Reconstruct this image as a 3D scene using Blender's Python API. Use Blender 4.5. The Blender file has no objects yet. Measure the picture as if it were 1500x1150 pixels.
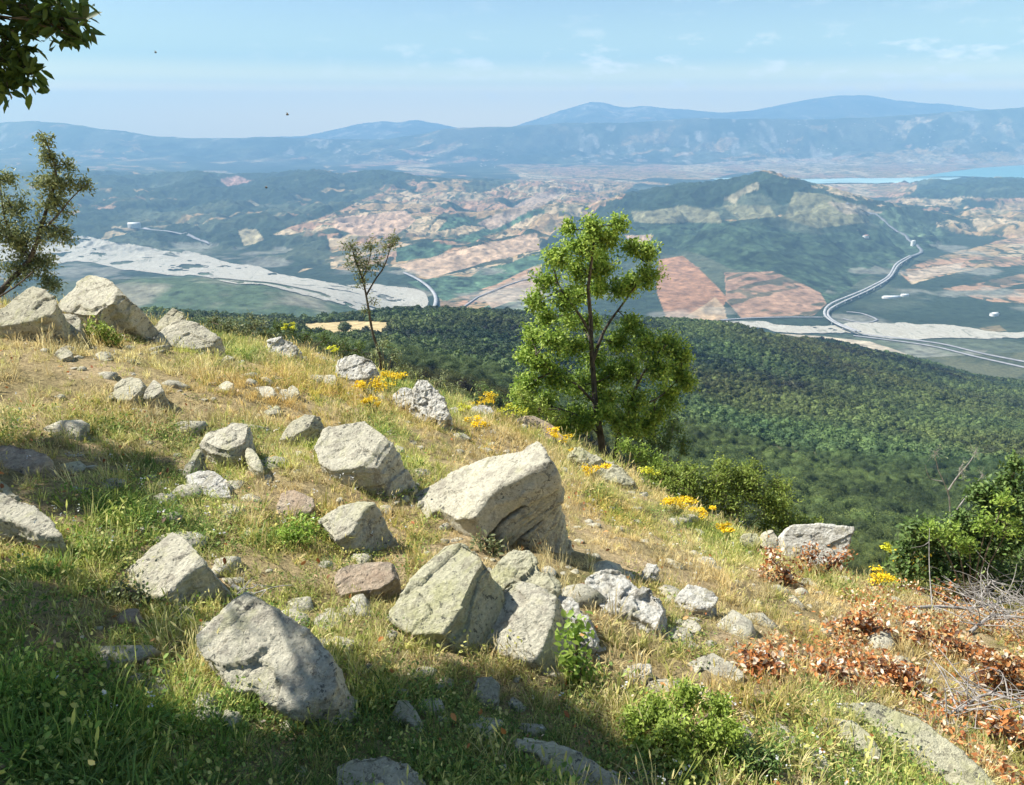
import bpy, bmesh, math, random
import numpy as np
from mathutils import Vector, Matrix
random.seed(7); RS = np.random.RandomState(11)
R = math.radians
sc = bpy.context.scene
C = sc.collection
# ------------------------------------------------------------------ optics of the photograph
F, CU, CV = 1155.0, 750.0, 575.0
TH = R(19.1); CT, ST = math.cos(TH), math.sin(TH)
def ray(u, v):
    dx = (u-CU)/F; dy = (v-CV)/F
    return Vector((dx, CT-dy*ST, -ST-dy*CT))
def P(u, v, D):                       # world point seen at (u, v), D metres ahead
    r = ray(u, v); return r*(D/r.y)
def project(x, y, z):                 # numpy: world -> photo pixels
    f = y*CT - z*ST; d = -y*ST - z*CT
    f = np.maximum(f, 1e-3)
    return CU+F*x/f, CV+F*d/f
SUN = Vector((-0.96, 0.20, 0)).normalized()*math.cos(R(51)); SUN.z = math.sin(R(51))

# ------------------------------------------------------------------ numpy noise
def _h(ix, iy, iz, s):
    n = (ix*374761393 + iy*668265263 + iz*2147483647 + s*1274126177) & 0xffffffff
    n = ((n ^ (n >> 13))*1274126177) & 0xffffffff
    n = ((n ^ (n >> 16))*2246822519) & 0xffffffff
    return ((n ^ (n >> 15)) & 0xffffff)/float(0xffffff)
def vn(x, y, z=None, s=0):
    x = np.asarray(x, float); y = np.asarray(y, float)
    z = np.zeros_like(x) if z is None else np.asarray(z, float)
    ix, iy, iz = [np.floor(q).astype(np.int64) for q in (x, y, z)]
    fx, fy, fz = x-ix, y-iy, z-iz
    fx, fy, fz = [q*q*q*(q*(q*6-15)+10) for q in (fx, fy, fz)]
    def c(a, b, d): return _h(ix+a, iy+b, iz+d, s)
    x00 = c(0,0,0)*(1-fx)+c(1,0,0)*fx; x10 = c(0,1,0)*(1-fx)+c(1,1,0)*fx
    x01 = c(0,0,1)*(1-fx)+c(1,0,1)*fx; x11 = c(0,1,1)*(1-fx)+c(1,1,1)*fx
    return ((x00*(1-fy)+x10*fy)*(1-fz)+(x01*(1-fy)+x11*fy)*fz)*2-1
def fbm(x, y, z=None, s=0, o=4, g=0.5):
    x = np.asarray(x, float); y = np.asarray(y, float)
    t = 0; a = 1; k = 1
    for i in range(o):
        t = t + a*vn(x*k+i*17.3, y*k-i*9.1, None if z is None else np.asarray(z)*k, s+i); a *= g; k *= 2.03
    return t
def sstep(a, b, x):
    t = np.clip((x-a)/(b-a), 0, 1); return t*t*(3-2*t)
def inpoly(u, v, poly):
    r = np.zeros(np.shape(u), bool); n = len(poly)
    for i in range(n):
        x1, y1 = poly[i]; x2, y2 = poly[(i+1) % n]
        if y1 == y2: continue
        c = ((y1 > v) != (y2 > v)) & (u < (x2-x1)*(v-y1)/(y2-y1)+x1)
        r ^= c
    return r
def voro(x, y, s=0):
    """cell id random, distance to the border-ish"""
    ix = np.floor(x).astype(np.int64); iy = np.floor(y).astype(np.int64)
    b1 = np.full(x.shape, 9.0); b2 = np.full(x.shape, 9.0); rid = np.zeros(x.shape); rid2 = np.zeros(x.shape)
    for a in (-1, 0, 1):
        for b in (-1, 0, 1):
            cx = ix+a+_h(ix+a, iy+b, ix*0, s)*.9; cy = iy+b+_h(ix+a, iy+b, ix*0, s+5)*.9
            d = np.hypot(x-cx, y-cy); r1 = _h(ix+a, iy+b, ix*0, s+9); r2 = _h(ix+a, iy+b, ix*0, s+13)
            m = d < b1
            b2 = np.where(m, b1, np.minimum(b2, d)); rid = np.where(m, r1, rid); rid2 = np.where(m, r2, rid2); b1 = np.where(m, d, b1)
    return rid, rid2, b2-b1
def voro3(x, y, z, s=0):
    ix, iy, iz = [np.floor(q).astype(np.int64) for q in (x, y, z)]
    b1 = np.full(x.shape, 9.0); rid = np.zeros(x.shape)
    for a in (-1, 0, 1):
        for b in (-1, 0, 1):
            for c in (-1, 0, 1):
                h = [_h(ix+a, iy+b, iz+c, s+k) for k in (0, 5, 7, 9)]
                d = np.sqrt((x-ix-a-h[0])**2+(y-iy-b-h[1])**2+(z-iz-c-h[2])**2); m = d < b1
                rid = np.where(m, h[3], rid); b1 = np.where(m, d, b1)
    return rid
def pchip(xs, ys, x):
    """monotone cubic; xs (n,), ys (n,), x any"""
    xs = np.asarray(xs, float); ys = np.asarray(ys, float)
    h = np.diff(xs); d = np.diff(ys)/h; m = np.zeros_like(ys)
    for i in range(1, len(xs)-1):
        if d[i-1]*d[i] > 0:
            w1 = 2*h[i]+h[i-1]; w2 = h[i]+2*h[i-1]; m[i] = (w1+w2)/(w1/d[i-1]+w2/d[i])
    m[0] = d[0]; m[-1] = d[-1]
    x = np.clip(x, xs[0], xs[-1]); k = np.clip(np.searchsorted(xs, x)-1, 0, len(xs)-2)
    t = (x-xs[k])/h[k]
    return (2*t**3-3*t**2+1)*ys[k]+(t**3-2*t**2+t)*h[k]*m[k]+(-2*t**3+3*t**2)*ys[k+1]+(t**3-t**2)*h[k]*m[k+1]

# ------------------------------------------------------------------ object helpers
def tag(o, label=None, cat=None, group=None, kind=None):
    if label: o['label'] = label
    if cat: o['category'] = cat
    if group: o['group'] = group
    if kind: o['kind'] = kind
    return o
def npmesh(name, verts, faces, mat, parent=None, smooth=True, attrs=None, loc=None):
    """verts (N,3) ; faces: (M,4)/(M,3) array or list of such arrays"""
    if not isinstance(faces, (list, tuple)): faces = [faces]
    me = bpy.data.meshes.new(name)
    verts = np.asarray(verts, np.float32)
    if loc is not None: verts = verts-np.asarray(loc, np.float32)
    me.vertices.add(len(verts)); me.vertices.foreach_set('co', verts.ravel())
    faces = [np.asarray(f, np.int32) for f in faces if len(f)]
    nl = sum(f.size for f in faces); nf = sum(len(f) for f in faces)
    me.loops.add(nl); me.polygons.add(nf)
    me.loops.foreach_set('vertex_index', np.concatenate([f.ravel() for f in faces]))
    tot = np.concatenate([np.full(len(f), f.shape[1], np.int32) for f in faces])
    st = np.concatenate([[0], np.cumsum(tot)[:-1]]).astype(np.int32)
    me.polygons.foreach_set('loop_start', st); me.polygons.foreach_set('loop_total', tot)
    me.update(calc_edges=True); me.validate()
    if smooth: me.polygons.foreach_set('use_smooth', np.ones(len(me.polygons), bool))
    for k, a in (attrs or {}).items():
        a = np.asarray(a, np.float32)
        if a.ndim == 2:
            at = me.attributes.new(k, 'FLOAT_COLOR', 'POINT')
            at.data.foreach_set('color', np.concatenate([a[:, :3], np.ones((len(a), 1), np.float32)], 1).ravel())
        else:
            at = me.attributes.new(k, 'FLOAT', 'POINT'); at.data.foreach_set('value', a)
    if mat: me.materials.append(mat)
    o = bpy.data.objects.new(name, me); C.objects.link(o)
    if loc is not None: o.location = loc
    if parent:
        o.parent = parent
        o.location = Vector(loc)-parent.location if loc is not None else -parent.location
    return o
def empty(name, loc):
    o = bpy.data.objects.new(name, None); C.objects.link(o); o.location = loc; o.empty_display_size = .1
    return o
class Wood:
    def __init__(s): s.v = []; s.f = []; s.n = 0
    def tube(s, pts, rad, sides=6):
        pts = [Vector(p) for p in pts]
        n = len(pts); ring = []
        for i, p in enumerate(pts):
            d = (pts[min(i+1, n-1)]-pts[max(i-1, 0)])
            if d.length < 1e-7: d = Vector((0, 0, 1))
            d.normalize(); a = d.orthogonal().normalized()
            if i and abs(a.dot(la)) < 0.3: a = la-d*la.dot(d); a.normalize()
            elif i: a = la-d*la.dot(d); a.normalize()
            la = a; b = d.cross(a); r = rad[i]
            for k in range(sides):
                t = 2*math.pi*k/sides
                s.v.append(p+(a*math.cos(t)+b*math.sin(t))*r)
        for i in range(n-1):
            for k in range(sides):
                k2 = (k+1) % sides; o = s.n+i*sides
                s.f.append((o+k, o+k2, o+sides+k2, o+sides+k))
        s.n += n*sides
    def build(s, name, mat, parent=None, loc=None):
        if not s.v: return None
        return npmesh(name, np.array([tuple(v) for v in s.v]), np.array(s.f), mat, parent, loc=loc)
def bez(p0, p1, bend=0.1, n=6, seed=None):
    rr = random.Random(seed) if seed is not None else random
    p0 = Vector(p0); p1 = Vector(p1); L = (p1-p0).length; out = []
    o1 = Vector([rr.uniform(-1, 1) for _ in range(3)])*L*bend; o2 = Vector([rr.uniform(-1, 1) for _ in range(3)])*L*bend
    a = p0+(p1-p0)/3+o1; b = p0+(p1-p0)*2/3+o2
    for i in range(n+1):
        t = i/n; out.append(p0*(1-t)**3+a*3*t*(1-t)**2+b*3*t*t*(1-t)+p1*t**3)
    return out
LEAF = np.array([[0, 0, 0], [.18, .32, .06], [.17, .68, .04], [0, 1, -.08], [-.17, .68, .04], [-.18, .32, .06]])
def leaves_arrays(c, size, up=0.35, wide=1.0, rs=RS, dirs=None):
    """c (N,3), size (N,) -> verts, quads, tint"""
    n = len(c)
    d = rs.normal(size=(n, 3)) if dirs is None else dirs+rs.normal(size=(n, 3))*.55
    d /= np.linalg.norm(d, axis=1)[:, None]+1e-9
    nn = rs.normal(size=(n, 3)); nn[:, 2] = np.abs(nn[:, 2])+up*2
    nn -= d*np.sum(nn*d, 1)[:, None]; nn /= np.linalg.norm(nn, axis=1)[:, None]+1e-9
    s = np.cross(d, nn)
    L = LEAF[None]*size[:, None, None]
    v = c[:, None]+s[:, None]*L[:, :, :1]*wide+d[:, None]*L[:, :, 1:2]+nn[:, None]*L[:, :, 2:3]
    b = (np.arange(n)*6)[:, None]
    f = np.concatenate([b+np.array([0, 1, 2, 3]), b+np.array([0, 3, 4, 5])], 0)
    return v.reshape(-1, 3), f
class Foliage:
    def __init__(s): s.v = []; s.f = []; s.t = []; s.n = 0
    def add(s, c, size, up=.35, wide=1.0, tint=None, dirs=None):
        v, f = leaves_arrays(c, size, up, wide, dirs=dirs); s.v.append(v); s.f.append(f+s.n); s.n += len(v)
        t = RS.rand(len(c)) if tint is None else tint
        s.t.append(np.repeat(t, 6))
    def build(s, name, mat, parent=None, loc=None):
        return npmesh(name, np.concatenate(s.v), np.concatenate(s.f), mat, parent, smooth=False, attrs={'tint': np.concatenate(s.t)}, loc=loc)

# ------------------------------------------------------------------ materials
class NT:
    def __init__(s, m): s.t = m.node_tree; s.t.nodes.clear()
    def n(s, kind, **kw):
        nd = s.t.nodes.new(kind)
        for k, v in kw.items():
            if k.startswith('_'):
                key = k[1:]; key = int(key) if key.isdigit() else key.replace('_', ' ')
                if isinstance(v, tuple) and len(v) == 2 and hasattr(v[0], 'outputs'): s.t.links.new(v[0].outputs[v[1]], nd.inputs[key])
                elif hasattr(v, 'outputs'): s.t.links.new(v.outputs[0], nd.inputs[key])
                else: nd.inputs[key].default_value = v
            else: setattr(nd, k, v)
        return nd
    def link(s, a, b, i=0, j=0): s.t.links.new(a.outputs[i], b.inputs[j])
    def ramp(s, fac, stops, mode='LINEAR'):
        nd = s.t.nodes.new('ShaderNodeValToRGB'); cr = nd.color_ramp; cr.interpolation = mode
        while len(cr.elements) < len(stops): cr.elements.new(0.5)
        for e, (p, c) in zip(cr.elements, stops):
            e.position = p; e.color = (c, c, c, 1) if not isinstance(c, tuple) else (*c[:3], 1)
        if isinstance(fac, tuple): s.t.links.new(fac[0].outputs[fac[1]], nd.inputs[0])
        else: s.t.links.new(fac.outputs[0], nd.inputs[0])
        return nd
    def mix(s, fac, a, b, mode='MIX'):
        nd = s.t.nodes.new('ShaderNodeMix'); nd.data_type = 'RGBA'; nd.blend_type = mode; nd.clamp_factor = True
        for k, v in ((0, fac), (6, a), (7, b)):
            if isinstance(v, tuple) and len(v) == 2 and hasattr(v[0], 'outputs'): s.t.links.new(v[0].outputs[v[1]], nd.inputs[k])
            elif hasattr(v, 'outputs'):
                oi = 2 if v.bl_idname == 'ShaderNodeMix' else 0
                s.t.links.new(v.outputs[oi], nd.inputs[k])
            elif k == 0: nd.inputs[0].default_value = v
            else: nd.inputs[k].default_value = (*v[:3], 1)
        return nd
def newmat(name):
    m = bpy.data.materials.new(name); m.use_nodes = True
    return m, NT(m)
def finish(m, t, col, rough=.9, bump=None, bstr=.5, bdist=.02, spec=.2):
    b = t.n('ShaderNodeBsdfPrincipled'); b.inputs['Roughness'].default_value = rough
    b.inputs['Specular IOR Level'].default_value = spec
    oi = 2 if col.bl_idname == 'ShaderNodeMix' else 0
    t.link(col, b, oi, 0)
    if bump is not None:
        bn = t.n('ShaderNodeBump'); bn.inputs['Strength'].default_value = bstr; bn.inputs['Distance'].default_value = bdist
        t.t.links.new(bump.outputs[2 if bump.bl_idname == 'ShaderNodeMix' else 0], bn.inputs['Height'])
        t.t.links.new(bn.outputs[0], b.inputs['Normal'])
    o = t.n('ShaderNodeOutputMaterial'); t.link(b, o)
    return b
def leafmat(name, cols, trans=.35, rough=.55):
    m, t = newmat(name)
    a = t.n('ShaderNodeAttribute', attribute_name='tint')
    oi = t.n('ShaderNodeObjectInfo')
    rp = t.ramp((a, 2), cols)
    hs = t.n('ShaderNodeHueSaturation', _Color=rp)
    mr = t.n('ShaderNodeMapRange', _Value=(oi, 5)); mr.inputs[3].default_value = .75; mr.inputs[4].default_value = 1.25
    t.t.links.new(mr.outputs[0], hs.inputs['Value'])
    ia = t.n('ShaderNodeAttribute', attribute_name='tone', attribute_type='INSTANCER')
    va = t.n('ShaderNodeVectorMath', operation='MULTIPLY_ADD'); t.t.links.new(ia.outputs['Vector'], va.inputs[0]); t.link(hs, va, 0, 1); t.link(hs, va, 0, 2); hs = va
    b = t.n('ShaderNodeBsdfPrincipled', _Base_Color=hs, _Roughness=rough); b.inputs['Specular IOR Level'].default_value = .3
    tr = t.n('ShaderNodeBsdfTranslucent', _Color=hs)
    mx = t.n('ShaderNodeMixShader', _0=trans); t.link(b, mx, 0, 1); t.link(tr, mx, 0, 2)
    o = t.n('ShaderNodeOutputMaterial'); t.link(mx, o)
    return m
def woodmat(name, c1, c2, scale=20):
    m, t = newmat(name)
    tc = t.n('ShaderNodeTexCoord'); mp = t.n('ShaderNodeMapping'); t.link(tc, mp, 3, 0); mp.inputs['Scale'].default_value = (1, 1, .3)
    no = t.n('ShaderNodeTexNoise', _Vector=mp, _Scale=scale, _Detail=5.0)
    rp = t.ramp(no, [(.35, c1), (.65, c2)])
    finish(m, t, rp, .9, no, .7, .01)
    return m
HAZE_COL = (.33, .64, 1.0, 1); HAZE_D = 9.6e-5; HAZE_G = 0.0
SKY_S = .072; SUN_E = 4.9; EXPO = 0.98; SKY_DUST = .8; SKY_AIR = 1.0
M_CROWN_BARK = woodmat('grey_bark', (.10,.08,.06), (.22,.19,.15))
MILK = (22, 19, 13, 1)
# ------------------------------------------------------------------ the near ground
GX0, GX1, GY0, GY1, GS = -13.0, 13.0, -7.0, 17.0, 0.05
crest = [(-250,440,9.0),(0,462,9.0),(130,470,9.2),(250,480,9.2),(350,497,9.2),(500,538,9.0),(600,572,8.8),(700,603,8.5),(800,645,8.1),(930,712,7.5),(1100,800,6.6),(1300,868,6.0),(1500,890,6.0),(1750,915,6.2)]
cps = []
for u, v, D in crest:
    p = P(u, v, D); cps.append(tuple(p))
    d = Vector((p.x, p.y)).normalized(); d = (d+Vector((.35, .5))).normalized()
    for k, dz in ((.8, .42), (2.2, 1.5), (5, 3.6), (9, 6.6)):
        cps.append((p.x+d.x*k, p.y+d.y*k, p.z-dz))
for x, y, z in [(-4,0,-1.25),(-2,0,-1.42),(0,0,-1.6),(2,0,-2.05),(4,0,-2.7),(7,0,-4.0),(12,0,-7),(-7,0,-1.0),(-12,0,-1.0),(-12,8,-2.2),(-12,-6,-.4),(0,-6,-.6),(6,-6,-2.5),(12,-6,-5.5),(-2.4,3,-1.62),(0,3.2,-2.12),(2,3,-2.72),(-13,16,-7)]:
    cps.append((x, y, z))
cps = np.array(cps)
def _phi(d): return np.sqrt(d*d+.5)
A_ = _phi(np.hypot(cps[:, None, 0]-cps[None, :, 0], cps[:, None, 1]-cps[None, :, 1]))
n_ = len(cps); M_ = np.zeros((n_+3, n_+3)); M_[:n_, :n_] = A_+np.eye(n_)*-.05
M_[:n_, n_] = 1; M_[:n_, n_+1:] = cps[:, :2]; M_[n_, :n_] = 1; M_[n_+1:, :n_] = cps[:, :2].T
W_ = np.linalg.solve(M_, np.concatenate([cps[:, 2], [0, 0, 0]]))
gx = np.arange(GX0, GX1+1e-6, GS); gy = np.arange(GY0, GY1+1e-6, GS)
GXX, GYY = np.meshgrid(gx, gy)
def _rbf(x, y):
    out = W_[n_]+W_[n_+1]*x+W_[n_+2]*y
    for i in range(n_): out = out+W_[i]*_phi(np.hypot(x-cps[i, 0], y-cps[i, 1]))
    return out
cx_ = np.arange(GX0, GX1+.3, .25); cy_ = np.arange(GY0, GY1+.3, .25); CXX, CYY = np.meshgrid(cx_, cy_); CZ = _rbf(CXX, CYY)
def bil(Z, x0, y0, s, x, y):
    fx = np.clip((x-x0)/s, 0, Z.shape[1]-1.001); fy = np.clip((y-y0)/s, 0, Z.shape[0]-1.001)
    i = fx.astype(int); j = fy.astype(int); a = fx-i; b = fy-j
    return (Z[j, i]*(1-a)+Z[j, i+1]*a)*(1-b)+(Z[j+1, i]*(1-a)+Z[j+1, i+1]*a)*b
GZ = bil(CZ, GX0, GY0, .25, GXX, GYY)
GZ += fbm(GXX*.9, GYY*.9, s=3, o=3)*.05+fbm(GXX*5, GYY*5, s=8, o=3)*.014
def gz(x, y): return bil(GZ, GX0, GY0, GS, np.asarray(x, float), np.asarray(y, float))
def hit(u, v):
    r = ray(u, v); t = np.linspace(.8, 15, 1400)
    z = r.z*t; g = gz(r.x*t, r.y*t)
    k = np.argmax(z < g)
    if not (z < g).any(): k = np.argmin(np.abs(z-g))
    return r*float(t[k])

# ------------------------------------------------------------------ far relief, row by row (from the map of the valley)
PL = -600.0
def zrow(D, z): return ('z', D, z)
def ip(d, u):
    ks = sorted(d); return np.interp(u, ks, [d[k] for k in ks])
ROWS = [
 (60,  {-400:540,0:540,300:550,500:580,700:650,900:750,1100:850,1300:900,1500:915,1900:930}),
 (200, {-400:500,0:500,300:510,500:535,700:590,900:680,1000:720,1100:760,1250:800,1400:805,1500:805,1900:800}),
 (500, {-400:476,0:478,300:486,500:500,600:512,700:527,900:575,1100:620,1300:650,1500:662,1900:670}),
 ({-400:800,0:800,400:800,600:900,800:1000,1000:1100,1200:1250,1400:1350,1900:1400},
  {-400:462,0:462,250:462,400:470,450:474,500:468,560:460,640:457,760:465,900:468,1000:470,1080:478,1150:490,1240:508,1300:520,1360:535,1420:552,1500:562,1900:580}),
 (1560, {-400:520,0:520,400:520,600:520,800:525,1000:530,1200:560,1300:590,1500:640,1900:650}),
 ({-400:2000,800:2050,1000:2050,1200:1980,1500:1840,1900:1800}, {-400:480,0:472,200:464,400:466,560:484,640:508,800:'P',1900:'P'}),
 (2450, {-400:430,0:416,200:408,300:406,400:415,500:436,580:462,660:'P',1900:'P'}),
 (3050, {-400:'P',700:'P',760:410,880:408,960:402,1100:392,1180:400,1250:'P',1900:'P'}),
 (3800, {-400:'P',0:'P',300:366,500:357,700:345,850:345,950:335,1050:325,1200:335,1300:355,1400:368,1600:368,1900:368}),
 (4800, {-400:320,0:318,200:316,400:312,600:312,760:308,860:302,920:290,1000:273,1060:265,1110:256,1140:256,1165:262,1190:272,1250:290,1320:306,1400:318,1600:320,1900:322}),
 (5700, {-400:288,0:287,200:285,400:284,600:290,760:292,860:300,920:306,1250:306,1320:300,1400:300,1900:300}),
 (6900, {-400:258,0:262,90:254,150:257,220:262,290:254,340:260,400:256,450:251,500:257,560:254,620:261,700:268,760:272,860:276,950:284,1250:288,1290:286,1340:272,1400:265,1450:262,1500:265,1600:260,1900:258}),
 (8400, {-400:256,0:252,200:252,400:262,600:265,800:264,1000:'P',1900:'P'}),
 (11800, {-400:225,0:228,300:235,500:243,700:243,900:'P',1100:'P',1900:'P'}),
 (12900, {-400:206,0:211,300:218,500:225,700:222,900:222,1100:217,1300:212,1500:208,1900:206}),
 (13800, {-400:186,0:180,50:178,100:181,150:188,220:195,330:204,420:202,480:204,560:205,640:192,700:187,760:184,830:182,900:180,1000:172,1100:173,1200:176,1300:172,1400:163,1500:158,1600:155,1900:155}),
 (15600, {-400:200,500:212,900:196,1200:196,1500:190,1900:190}),
 (20500, {-400:205,330:207,400:200,450:197,480:191,520:184,560:177,585:181,605:175,640:181,690:193,750:187,780:176,830:159,868:149,885:151,905:159,925:158,948:155,1000:161,1060:166,1100:163,1140:155,1180:147,1240:137,1270:138,1320:149,1370:152,1420:158,1500:164,1900:170}),
 (24000, {-400:215,1900:215}),
]
UK = np.arange(-420, 1921, 12.0)
def row_w(D, d, u):
    """depression slope (z/y) for photo column u at depth D"""
    out = []
    ks = sorted(d)
    Dn = D if not isinstance(D, dict) else None
    vals = []
    for k in ks:
        DD = Dn if Dn is not None else ip(D, k)
        vals.append(PL/DD if d[k] == 'P' else float(ray(k, d[k]).z/ray(k, d[k]).y))
    return np.interp(u, ks, vals)
KW = []; KD = []
for D, d in ROWS:
    KW.append(row_w(D, d, UK)); KD.append(np.full(len(UK), float(D)) if not isinstance(D, dict) else ip(D, UK))
KW = np.array(KW); KD = np.array(KD)
# columns are azimuths: slope a = x/y taken at the row's own pixel height
KA = np.array([[ (u-CU)/F/(CT-((575-F*math.tan(TH+math.atan(w)))-CV)/F*ST) for u, w in zip(UK, KW[i])] for i in range(len(ROWS))])
AC = np.linspace(-.82, 1.0, 420)
CW = np.array([np.interp(AC, KA[i], KW[i]) for i in range(len(ROWS))]); CD = np.array([np.interp(AC, KA[i], KD[i]) for i in range(len(ROWS))])
LGR = np.linspace(math.log(13), math.log(24000), 900)
WG = np.zeros((900, 420))
for j, a in enumerate(AC):
    w0 = float(gz(13*a, 13.0)-.25)/13
    WG[:, j] = pchip(np.concatenate([[math.log(13)], np.log(CD[:, j])]), np.concatenate([[w0], CW[:, j]]), LGR)
def farz(x, y):
    x = np.asarray(x, float); y = np.asarray(y, float)
    a = x/y; l = np.log(np.clip(y, 13, 24000))
    w = bil(WG, AC[0], LGR[0], 1, (a-AC[0])/(AC[1]-AC[0])+AC[0], (l-LGR[0])/(LGR[1]-LGR[0])+LGR[0])
    z = w*y
    # erosion relief, scaled by distance
    k = sstep(60, 900, y)*(1-sstep(1200, 1500, y))*3.0
    z = z+fbm(x/90, y/90, s=21, o=4)*k
    hv = sstep(2600, 4200, y)*(1-sstep(7600, 8600, y)*.93)
    rid = 1-np.abs(fbm(x/700, y/700, s=31, o=6, g=.62))
    z = z+(rid-.6)*66*hv*sstep(PL-2, PL+30, z+12)+fbm(x/240, y/240, s=35, o=4)*12*hv
    hm = sstep(11500, 12600, y)
    rid = 1-np.abs(fbm(x/2600, y/2600, s=41, o=7, g=.62))
    z = z+(rid-.65)*140*hm*(1-.72*sstep(12900, 13700, y))
    z = z+fbm(x/900, y/900, s=45, o=5, g=.6)*14*hm
    return np.maximum(z, PL-6)

def relief(ys, a0=-.82, a1=1.0, nx=760):
    a = np.linspace(a0, a1, nx); A, Y = np.meshgrid(a, ys); X = A*Y
    return X, Y, farz(X, Y)
def gridfaces(ny, nx):
    i = np.arange(ny-1)[:, None]*nx+np.arange(nx-1)[None]
    i = i.ravel(); return np.stack([i, i+1, i+nx+1, i+nx], 1)
# ------------------------------------------------------------------ what grows where on the far land
DARK = (.026,.042,.024); WOOD = (.036,.056,.028); SCRUB = (.085,.098,.058); TAN = (.35,.235,.115); PALE = (.44,.33,.19); PINK = (.35,.21,.12); RED = (.33,.17,.11); OLIVE = (.17,.16,.085)
def landcolor(X, Y, Z):
    sh = X.shape; x = X.ravel(); y = Y.ravel(); z = Z.ravel()
    u, v = project(x, y, z)
    wu = u+fbm(x/(.03*y+60), y/(.1*y+60), s=51, o=3)*7; wv = v+fbm(x/(.03*y+60), y/(.1*y+60), s=55, o=3)*2.5
    tan = np.full(x.shape, .10); tone = np.zeros(x.shape)
    tan[(v < 345) & (u < 480)] = .13
    tan[(v < 245)] = .16
    def reg(poly, t, tn=0):
        m = inpoly(wu, wv, poly); tan[m] = t; tone[m] = tn
    reg([(0,215),(600,205),(900,200),(980,200),(900,232),(500,240),(0,240)], .17)
    reg([(900,196),(1500,170),(1900,170),(1900,222),(1180,232),(900,226)], .30)
    reg([(470,240),(740,228),(760,262),(640,258),(500,256)], .33)
    reg([(740,246),(1000,240),(1150,232),(1900,214),(1900,256),(1360,262),(1000,262),(760,262)], .93, .8)
    reg([(400,340),(500,310),(560,278),(760,262),(930,266),(905,300),(830,330),(790,360),(790,440),(720,462),(650,455),(600,400),(500,395),(390,380)], .74)
    reg([(760,262),(940,264),(900,296),(820,300),(760,285)], .97, .9)
    reg([(560,262),(760,264),(700,285),(560,282),(450,300),(430,280)], .32)
    reg([(1230,262),(1340,268),(1340,290),(1250,292),(1190,272)], .9, .8)
    reg([(1280,300),(1360,285),(1500,280),(1900,275),(1900,345),(1420,345),(1330,320)], .62, .5)
    reg([(1340,280),(1400,262),(1900,252),(1900,285),(1480,292),(1380,288)], .12)
    reg([(1310,400),(1400,370),(1500,345),(1900,340),(1900,372),(1440,392),(1330,418)], .85, .4)
    reg([(1230,445),(1430,395),(1900,380),(1900,480),(1240,478)], .14, -.5)
    reg([(1380,425),(1500,400),(1900,400),(1900,440),(1450,445)], .42, .9)
    reg([(150,330),(480,345),(480,400),(330,380),(150,345)], .10)
    col = np.zeros((len(x), 3))
    # fields: warped cells
    ca, sa = math.cos(.55), math.sin(.55)
    wx = x+fbm(x/500, y/500, s=61, o=3)*120; wy = y+fbm(x/500, y/500, s=65, o=3)*120
    ks = 1+sstep(6000, 12000, y)*1.2
    r1, r2, ed = voro((wx*ca+wy*sa)/(460*ks), (-wx*sa+wy*ca)/(105*ks), 71)
    r3, r4, ed2 = voro((wx)/(110*ks), (wy)/(90*ks), 75)
    rr = .72*r1+.28*r3
    tn = np.clip(r2*.8+tone*.25, 0, 1)[:, None]
    fieldc = np.where(tn < .3, np.array(TAN), np.where(tn < .55, np.array(PALE), np.where(tn < .85, np.array(PINK), np.array(TAN)*.9)))
    fieldc = fieldc*(1+fbm(x/160, y/160, s=81, o=3)[:, None]*.12)
    g = sstep(-.5, .6, fbm(x/260, y/260, s=85, o=4))[:, None]
    gg = sstep(-.25, .35, fbm(x/900, y/600, s=87, o=4))[:, None]
    greenc = np.array(DARK)*(1-g*.8*gg-.1)+np.array(SCRUB)*(g*.9*gg+.1)
    m = (sstep(-.04, .04, tan-rr)*(1-.9*(vn(x/35, y/60, s=79)+.5*vn(x/14, y/30, s=78) > .55)))[:, None]
    edge = (1-sstep(.015, .07, ed))[:, None]*.7
    col = greenc*(1-m)+(fieldc*(1-edge)+np.array(WOOD)*edge)*m
    # pale strips and clearings of the settled foothills
    st_ = fbm(x/110, y/330, s=191, o=3)*.6+fbm(x/1500, y/1800, s=193, o=2)*.4
    k_ = sstep(10500, 12500, y)*sstep(.42, .58, st_+(tan-.16)*.6)*(.35+.65*sstep(-.3, .4, vn(x/90, y/200, s=194)))
    lg_ = sstep(-.1, .5, fbm(x/500, y/700, s=197, o=4))[:, None]*sstep(10500, 12500, y)[:, None]; col = col*(1-lg_*.5)+np.array((.13,.13,.09))*lg_*.5
    col = col*(1-k_[:, None]*.65)+np.array((.42,.37,.30))*k_[:, None]*.65
    # spots of scrub in the fields
    sp = sstep(.25, .5, fbm(x/70, y/70, s=91, o=3))[:, None]
    col = col*(1-sp*m*.55)+np.array(WOOD)*sp*m*.55
    def paint(poly, c, vary=.12, warp=1.0):
        mm = inpoly(u+(wu-u)*warp, v+(wv-v)*warp, poly)
        if mm.any():
            n = fbm(x[mm]/45, y[mm]/60, s=95, o=4, g=.65)[:, None]
            col[mm] = np.array(c)*np.clip(1+n*vary*2+(vn(x[mm]/22, y[mm]/38, s=97)[:, None] > .35)*vary*(-.9 if sum(c) > .3 else 1.6), .3, 3)
    # wooded hills
    paint([(900,300),(920,286),(1000,268),(1110,250),(1170,262),(1185,280),(1150,300),(1120,285),(1060,287),(1050,303),(980,303),(915,308)], DARK)
    paint([(925,332),(1060,322),(1150,335),(1200,345),(1270,335),(1330,325),(1400,345),(1390,360),(1320,385),(1270,405),(1215,445),(1200,440),(1140,405),(1060,390),(1000,365),(930,345)], WOOD, .3)
    paint([(1330,290),(1350,272),(1400,263),(1500,258),(1900,250),(1900,270),(1440,276),(1400,292)], DARK, .3)
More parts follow.
